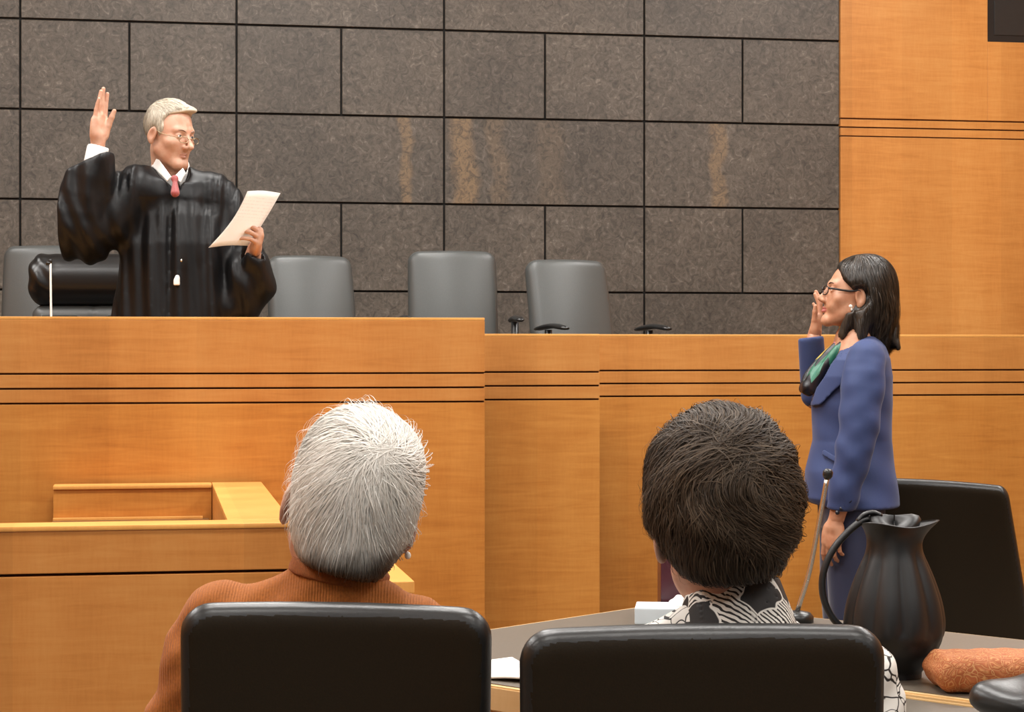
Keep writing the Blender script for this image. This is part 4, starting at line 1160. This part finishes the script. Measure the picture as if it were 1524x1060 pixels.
def scarf(P):
    x, y, z = P
    d = schain(P, [Q(1260, 507, -.05), Q(1243, 524, -.062), Q(1226, 550, -.060), Q(1211, 578, -.035)], (.010, .015, .018, .017), 8)
    d = smin(d, schain(P, [Q(1254, 506, -.01), Q(1230, 532, -.02), Q(1210, 562, -.02), Q(1203, 582, -.015)], (.014, .019, .022, .018), 8), .010)
    d = smin(d, schain(P, [Q(1256, 508, .04), Q(1230, 530, .04), Q(1206, 560, .025), Q(1196, 578, .01)], (.014, .019, .022, .016), 8), .010)
    d = smin(d, ell(P, Q(1198, 576, -.012), (.013, .03, .018)), .014)
    return d+.0012*np.sin(x*150-z*110)
V, F = nets(scarf, np.array([Q(1182, 0)[0], DW-.13, Q(0, 600)[2]]), np.array([Q(1270, 0)[0], DW+.11, Q(0, 495)[2]]), .004)
mk('scarf', V, F, SC, wom, off=wo)
V, F = nets(lambda P: column(P, [Q(0, 740)[2], Q(0, 640)[2], Q(0, 560)[2], Q(0, 512)[2]], [Q(p, 0)[0] for p in (1262, 1262, 1266, 1280)], [DW]*4, [.10, .095, .095, .05], [.13, .12, .13, .07]), np.array([Q(1190, 0)[0], DW-.2, Q(0, 745)[2]]), np.array([Q(1330, 0)[0], DW+.2, Q(0, 505)[2]]), .012)
mk('blouse', V, F, plain('black_blouse', (.01, .01, .012), .6), wom, off=wo)
# trousers and shoes
def trous(P):
    d = column(P, [.74, .80, .92, .98], [Q(1267, 0)[0]]*4, [DW]*4, [.10, .102, .09, .07], [.15, .15, .13, .11])
    for s in (-1, 1):
        d = smin(d, schain(P, [Z0(.82, 1267, s*.075), Z0(.45, 1266, s*.08), Z0(.06, 1272, s*.085)], (.098, .080, .068), 7), .02)
    return smax(d, .05-P[2], .005)+.002*np.sin(P[0]*60+P[2]*22)
V, F = nets(trous, np.array([wo[0]-.2, DW-.26, .02]), np.array([wo[0]+.22, DW+.26, 1.0]), .010)
mk('trousers', V, F, cloth('navy_trousers', (.012, .016, .045), .75, .25, 600), wom, off=wo)
for s in (-1, 1):
    def shoe(P): return smax(smin(cap(P, Z0(.045, 1280, s*.085), Z0(.032, 1205, s*.085), .040, .026), cap(P, Z0(.06, 1276, s*.085), Z0(.03, 1276, s*.085), .038), .02), .0-P[2], .004)
    V, F = nets(shoe, np.array([wo[0]-.26, DW+s*.085-.07, -.01]), np.array([wo[0]+.16, DW+s*.085+.07, .12]), .007)
    mk('shoe', V, F, M['leather'], wom, off=wo)
# ---------------------------------------------------------------- 3. seated, white hair
def seated(D, cx, off, shoulder_z, mat_sk):
    """hips, thighs and shins of a seated person, facing away from the viewer"""
    o_ = off
    x0 = (cx-762)*D/FPX
    p = lambda x, d, z: np.array((x0+x, D+d, z))
    f = lambda P: smin(ell(P, p(0, .0, .56), (.18, .14, .12)), np.minimum(chain(P, [p(-.09, .0, .55), p(-.11, .42, .54), p(-.11, .44, .08)], (.085, .065, .05), .02), chain(P, [p(.09, .0, .55), p(.11, .42, .54), p(.11, .44, .08)], (.085, .065, .05), .02)), .04)
    return nets(f, p(-.3, -.2, .02), p(.3, .56, .72), .014), p
DA = 3.0
A = lambda px, py, d=0.0: c(px, py, DA+d)
ao = np.array([A(490, 520)[0], DA, 0])
pa = empty('person', c2w(ao), RZV, 'white-haired person in a rust-brown cardigan seen from behind', 'person')
ha = Frame(A(518, 763, .0), math.radians(180+12), math.radians(8), math.radians(15), 1.07)
hV, hF, lip = head_geo(ha, res=.0032, ear=.008, neck_to=A(492, 885, -.01), neck_r=.050)
sa, pa_ = seated(DA, 490, ao, 0, SKIN3)
ta = nets(lambda P: smin(column(P, [.5, .75, .88, .93], [A(490, 0)[0]]*4, [DA]*4, [.14, .14, .12, .05], [.08, .08, .06, .03]), chain(P, [A(325, 945), A(268, 1095, .0), A(300, 1130, .25)], (.04, .035, .028), .02), .03), (A(200, 0)[0], DA-.2, .5), (A(700, 0)[0], DA+.35, 1.0), .013)
bodymesh([(hV, hF), ta], lip, SKIN3, LIP, pa, ao)
mk('trousers', sa[0], sa[1], cloth('dark_trousers', (.02, .02, .025)), pa, off=ao)
for s in (-1, 1):
    V, F = nets(lambda P: smax(cap(P, pa_(s*.11, .42, .05), pa_(s*.11, .60, .035), .045, .035), -P[2], .004), pa_(s*.11-.07, .33, -.01), pa_(s*.11+.07, .68, .12), .009)
    mk('shoe', V, F, M['leather'], pa, off=ao)
def cardigan(P):
    x, y, z = P
    d = column(P, [.50, .75, .89, .94], [A(480, 0)[0]]*4, [DA]*4, [.19, .195, .185, .14], [.125, .13, .115, .08])
    d = smin(d, cap(P, A(500, 884, -.01), A(345, 922, 0), .042, .044), .04)
    d = smin(d, cap(P, A(500, 886, -.01), A(640, 945, 0), .040, .044), .04)
    d = smin(d, cap(P, A(338, 940, 0), A(640, 980, 0), .058, .056), .04)
    d = smin(d, cap(P, A(503, 872, -.015), A(495, 905, -.015), .064, .075), .035)
    a = schain(P, [A(328, 938), A(298, 1000, .0), A(274, 1090, .02), A(330, 1135, .25)], (.064, .060, .052, .04), 10)
    b = schain(P, [A(632, 985), A(655, 1020, .0), A(660, 1090, .05), A(600, 1135, .25)], (.060, .054, .047, .04), 9)
    d = smin(d, np.minimum(a, b), .03)
    d = d+.003*np.sin(x*60+z*40)*sstep(1.0, .9, z)+.0018*np.sin(x*95-z*120)+.002*np.sin((x+z)*45)
    nb = ha.inn(A(497, 880, -.02)); 
    d = smax(d, -cap(P, A(503, 864, -.0), A(525, 800, .02), .052, .066), .010)
    return d
V, F = nets(cardigan, np.array([A(205, 0)[0], DA-.2, .5]), np.array([A(770, 0)[0], DA+.32, 1.06]), .0075)
knit = cloth('rust_knit', (.32, .096, .012), .9, .04, 260, .16, .3)
def ribs(m_, sc_, horizontal=False):
    nt = m_.node_tree; wv = nt.nodes.new('ShaderNodeTexWave'); wv.wave_type = 'BANDS'; wv.bands_direction = 'Z' if horizontal else 'X'
    wv.inputs['Scale'].default_value = sc_; wv.inputs['Distortion'].default_value = 1.2; wv.inputs['Detail'].default_value = 2
    tc = nt.nodes.new('ShaderNodeTexCoord'); nt.links.new(tc.outputs['Object'], wv.inputs['Vector'])
    bp = nt.nodes.new('ShaderNodeBump'); bp.inputs['Strength'].default_value = .5; bp.inputs['Distance'].default_value = .002
    nt.links.new(wv.outputs['Fac'], bp.inputs['Height']); nt.links.new(bp.outputs[0], nt.nodes['Principled BSDF'].inputs['Normal'])
ribs(knit, 75)
knit_rib = cloth('rust_rib', (.27, .075, .010), .9, .04, 260, .16, .3); ribs(knit_rib, 160)
mk('cardigan', V, F, knit, pa, off=ao)
V, F = nets(lambda P: smax(np.abs(cap(P, A(495, 885, -.012), A(517, 815, .01), .068, .066))-.0075, np.abs((P[2]-A(0, 850)[2])-.20*(P[0]-A(500, 0)[0])*-1)-.011, .006), A(410, 900, -.12), A(590, 800, .12), .004)
mk('neck_band', V, F, knit_rib, pa, off=ao)
whm = hairmat('white_hair', [(0, (.34, .31, .27, 1)), (.3, (.60, .57, .51, 1)), (.65, (.76, .73, .67, 1)), (1, (.88, .85, .79, 1))], .45)
def ahair(P):
    x, y, z = P; ax = np.abs(x)
    d = ell(P, (0, -.018, .047), (.088, .116, .107))
    d = smin(d, ell(P, (.0, -.055, -.02), (.068, .068, .078)), .03)
    d = smin(d, cap(P, (0, -.064, -.050), (.0, -.056, -.088), .046, .032), .025)
    d = d-.006*np.sin(x*40+1)*np.sin(z*38+y*20)*.5
    hl = np.interp(z, [-.12, -.06, -.03, .0, .02, .045, .08, .12], [-.03, -.03, -.028, -.018, .02, .05, .065, .09])
    d = smax(d, y-hl, .010)
    d = smax(d, -(z+.074+.1*y), .012)
    return smax(d, -ell((ax, y, z), (.108, .000, -.020), (.052, .036, .036)), .008)
V1 = nets(ahair, (-.13, -.17, -.14), (.13, .13, .18), .004)
rng = np.random.default_rng(11)
wh = ha.inn(A(572, 682, -.2))-np.array((0, -.018, .03)); wh /= np.linalg.norm(wh)
aw = away(wh)
def aflow(d, p, j):
    t = aw(d)*1.0+np.cross(wh, d)*.35
    t[:, 2] -= .30
    return t+.12*j+.20*np.sin(p[:, 0]*45+p[:, 2]*40)[:, None]*np.cross(wh, d)
def dens(n, rng, w, kk=.6):
    v = sphere_dirs(n*3, rng); pr_ = rng.uniform(0, 1, len(v)) < (.35+kk*((v@w)*.5+.5)); return v[pr_][:n]
SA = strands(ahair, (0, -.018, .03), dens(21000, rng, wh), aflow, 13, .0085, (-.0005, .0045), .00060, rng, keep=lambda p: p[:, 2] > -.055, wav=.0012)
# fly-away ends at the outline
SB = strands(ahair, (0, -.018, .03), sphere_dirs(700, rng), aflow, 9, .008, (.006, .016), .00042, rng, keep=lambda p: p[:, 2] > -.02, wav=.002)
V, F = join([V1, SA, SB])
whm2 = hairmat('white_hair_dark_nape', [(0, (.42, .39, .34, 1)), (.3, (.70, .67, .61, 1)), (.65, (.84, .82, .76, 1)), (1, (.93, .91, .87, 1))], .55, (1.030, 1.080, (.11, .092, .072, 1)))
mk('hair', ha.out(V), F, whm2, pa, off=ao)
le = ha.out(np.array([(.094, -.022, -.034)]))[0]
V, F = nets(lambda P: ell(P, le, (.005, .005, .006)), le-.014, le+.014, .0018)
mk('earring', V, F, plain('pearl_stud', (.8, .76, .68), .25), pa, off=ao)
# ---------------------------------------------------------------- 4. seated, brown hair
DB = 2.85
B = lambda px, py, d=0.0: c(px, py, DB+d)
bo_ = np.array([B(1085, 520)[0], DB, 0])
pbn = empty('person', c2w(bo_), RZV, 'brown-haired person in a black and white patterned blouse seen from behind', 'person')
hb2 = Frame(B(1074, 790, .0), math.radians(180+6), math.radians(2), math.radians(-4), 1.06)
hV, hF, lip = head_geo(hb2, res=.0032, ear=.009, neck_to=B(1090, 930, -.005), neck_r=.050)
sb, pb_ = seated(DB, 1085, bo_, 0, SKIN3)
tb_ = nets(lambda P: column(P, [.5, .75, .86, .90], [B(1085, 0)[0]]*4, [DB]*4, [.14, .14, .12, .05], [.08, .08, .06, .03]), (B(880, 0)[0], DB-.2, .5), (B(1300, 0)[0], DB+.2, 1.0), .013)
bodymesh([(hV, hF), tb_], lip, SKIN3, LIP, pbn, bo_)
mk('trousers', sb[0], sb[1], cloth('black_trousers', (.012, .012, .014)), pbn, off=bo_)
for s in (-1, 1):
    V, F = nets(lambda P: smax(cap(P, pb_(s*.11, .42, .05), pb_(s*.11, .60, .035), .045, .035), -P[2], .004), pb_(s*.11-.07, .33, -.01), pb_(s*.11+.07, .68, .12), .009)
    mk('shoe', V, F, M['leather'], pbn, off=bo_)
def printmat(name, dark):
    m = NT(name); v = m.coord()
    nzc = m.n('ShaderNodeTexNoise'); nzc.inputs['Scale'].default_value = 14; m.l(v, nzc.inputs['Vector'])
    mv = m.n('ShaderNodeMix', data_type='VECTOR'); mv.inputs[0].default_value = .06; m.l(v, mv.inputs[4]); m.l(nzc.outputs['Color'], mv.inputs[5])
    vo = m.n('ShaderNodeTexVoronoi', feature='DISTANCE_TO_EDGE'); vo.inputs['Scale'].default_value = 46 if not dark else 20; m.l(mv.outputs[1], vo.inputs['Vector'])
    v2 = m.n('ShaderNodeTexVoronoi'); v2.inputs['Scale'].default_value = 46 if not dark else 20; m.l(mv.outputs[1], v2.inputs['Vector'])
    sp = m.n('ShaderNodeSeparateColor'); m.l(v2.outputs['Color'], sp.inputs[0])
    wv = m.n('ShaderNodeTexWave', wave_type='RINGS' if not dark else 'BANDS', bands_direction='DIAGONAL') if dark else m.n('ShaderNodeTexWave', wave_type='RINGS')
    wv.inputs['Scale'].default_value = 60 if dark else 34; wv.inputs['Distortion'].default_value = 3.5; wv.inputs['Detail'].default_value = 1
    m.l(v, wv.inputs['Vector'])
    K, Wt = (.012, .011, .011, 1), (.80, .79, .74, 1)
    lines = m.ramp(vo.outputs['Distance'], [(0, K), (.035, K), (.06, Wt)], 'LINEAR') if not dark else m.ramp(vo.outputs['Distance'], [(0, Wt), (.035, Wt), (.05, K)])
    petals = m.ramp(wv.outputs['Fac'], [(0, K), (.35 if dark else .18, K), (.45 if dark else .28, Wt)])
    sel = m.mrange(sp.outputs[1], .30, .32) if dark else m.mrange(sp.outputs[1], .62, .64)
    m.color(m.mix(sel, lines, petals)); m.set(Roughness=.7); return m.m
PR1 = printmat('floral_line_print', False); PR2 = printmat('leaf_print_dark', True)
def blouse(P):
    x, y, z = P
    d = column(P, [.50, .74, .83, .87], [B(1085, 0)[0]]*4, [DB]*4, [.19, .195, .18, .13], [.12, .125, .105, .075])
    d = smin(d, cap(P, B(1095, 930, -.02), B(930, 986, 0), .042, .044), .04)
    d = smin(d, cap(P, B(1095, 930, -.02), B(1240, 1004, 0), .042, .044), .04)
    d = smin(d, cap(P, B(900, 1030, 0), B(1262, 1020, 0), .055, .055), .04)
    d = smin(d, cap(P, B(1092, 948, -.012), B(1090, 985, -.012), .066, .080), .03)
    a = chain(P, [B(1272, 1010), B(1293, 1075, .0), B(1305, 1160, .02), B(1240, 1200, .25)], (.056, .050, .046, .04), .03)
    b = chain(P, [B(893, 1010), B(870, 1080, .0), B(860, 1160, .02), B(920, 1200, .25)], (.056, .050, .046, .04), .03)
    d = smin(d, np.minimum(a, b), .03)
    d = d+.003*np.sin(x*55+z*50)+.002*np.sin(x*100-z*90)
    return smax(d, -cap(P, B(1092, 914, 0), B(1088, 840, .02), .050, .062), .01)
V, F = nets(blouse, np.array([B(800, 0)[0], DB-.2, .5]), np.array([B(1380, 0)[0], DB+.32, 1.02]), .0075)
mk('blouse', V, F, PR1, pbn, off=bo_)
cb0, cb1 = B(1098, 935, -.014), B(1090, 850, .0)
cdir = (cb1-cb0)/np.linalg.norm(cb1-cb0)
def bcollar(P):
    x, y, z = P
    h = sum((P[i]-cb0[i])*cdir[i] for i in range(3))
    px_, py_ = x-cb0[0]-cdir[0]*h, y-cb0[1]-cdir[1]*h
    r = np.sqrt(px_**2+(py_*1.08)**2)
    r0 = .063+.018*np.clip((.062-h)/.062, 0, 1.3)+.002*np.sin(np.arctan2(py_, px_)*7)
    d = np.abs(r-r0)-.003
    top = .068-.008*np.abs(px_)/.06+.006*px_/.06
    d = smax(smax(d, h-top, .003), -.004-h, .003)
    return smax(d, py_-.035, .003)
V, F = nets(bcollar, np.minimum(cb0, cb1)-np.array((.12, .12, .03)), np.maximum(cb0, cb1)+np.array((.12, .12, .04)), .0035)
mk('collar', V, F, PR2, pbn, off=bo_)
brm = hairmat('brown_hair', [(0, (.016, .010, .006, 1)), (.4, (.045, .030, .019, 1)), (.75, (.085, .060, .039, 1)), (1, (.15, .105, .068, 1))], .58); brm.node_tree.nodes['Principled BSDF'].inputs['Specular IOR Level'].default_value = .2
def bhair(P):
    x, y, z = P; ax = np.abs(x)
    d = ell(P, (0, -.020, .052), (.099, .122, .115))
    d = smin(d, ell(P, (0, -.045, .0), (.067, .082, .080)), .03)
    d = smin(d, cap(P, (0, -.055, -.030), (0, -.044, -.085), .040, .026), .03)
    d = d-.004*np.sin(x*60+2*np.sin(z*30))*np.sin(z*55+y*30+1)
    hl = np.interp(z, [-.12, -.06, -.03, .0, .02, .045, .08, .12], [-.03, -.03, -.022, -.010, .03, .06, .08, .10])
    d = smax(d, y-hl, .010)
    d = smax(d, -(z+.050-.10*(y+.06)), .010)
    return smax(d, -ell((ax, y, z), (.108, .010, -.024), (.050, .036, .036)), .008)
V1 = nets(bhair, (-.14, -.18, -.15), (.14, .14, .19), .004)
rng = np.random.default_rng(21)
whb = hb2.inn(B(1075, 655, -.2))-np.array((0, -.02, .035)); whb /= np.linalg.norm(whb)
awb = away(whb)
def bflow(d, p, j):
    t = awb(d)+np.cross(whb, d)*.45
    t[:, 2] -= .25
    w = .45*np.sin(p[:, 2]*55+p[:, 0]*20+j[:, 0]*.6)
    t += np.stack([w, 0*w, .3*w], 1)
    return t+.20*j
SA = strands(bhair, (0, -.02, .035), dens(15000, rng, whb), bflow, 9, .0085, (-.0005, .008), .00080, rng, keep=lambda p: p[:, 2] > -.034, wav=.0014)
SB = strands(bhair, (0, -.02, .035), sphere_dirs(800, rng), bflow, 8, .007, (.006, .014), .00045, rng, keep=lambda p: p[:, 2] > -.03, wav=.002)
V, F = join([V1, SA, SB]); mk('hair', hb2.out(V), F, brm, pbn, off=bo_)
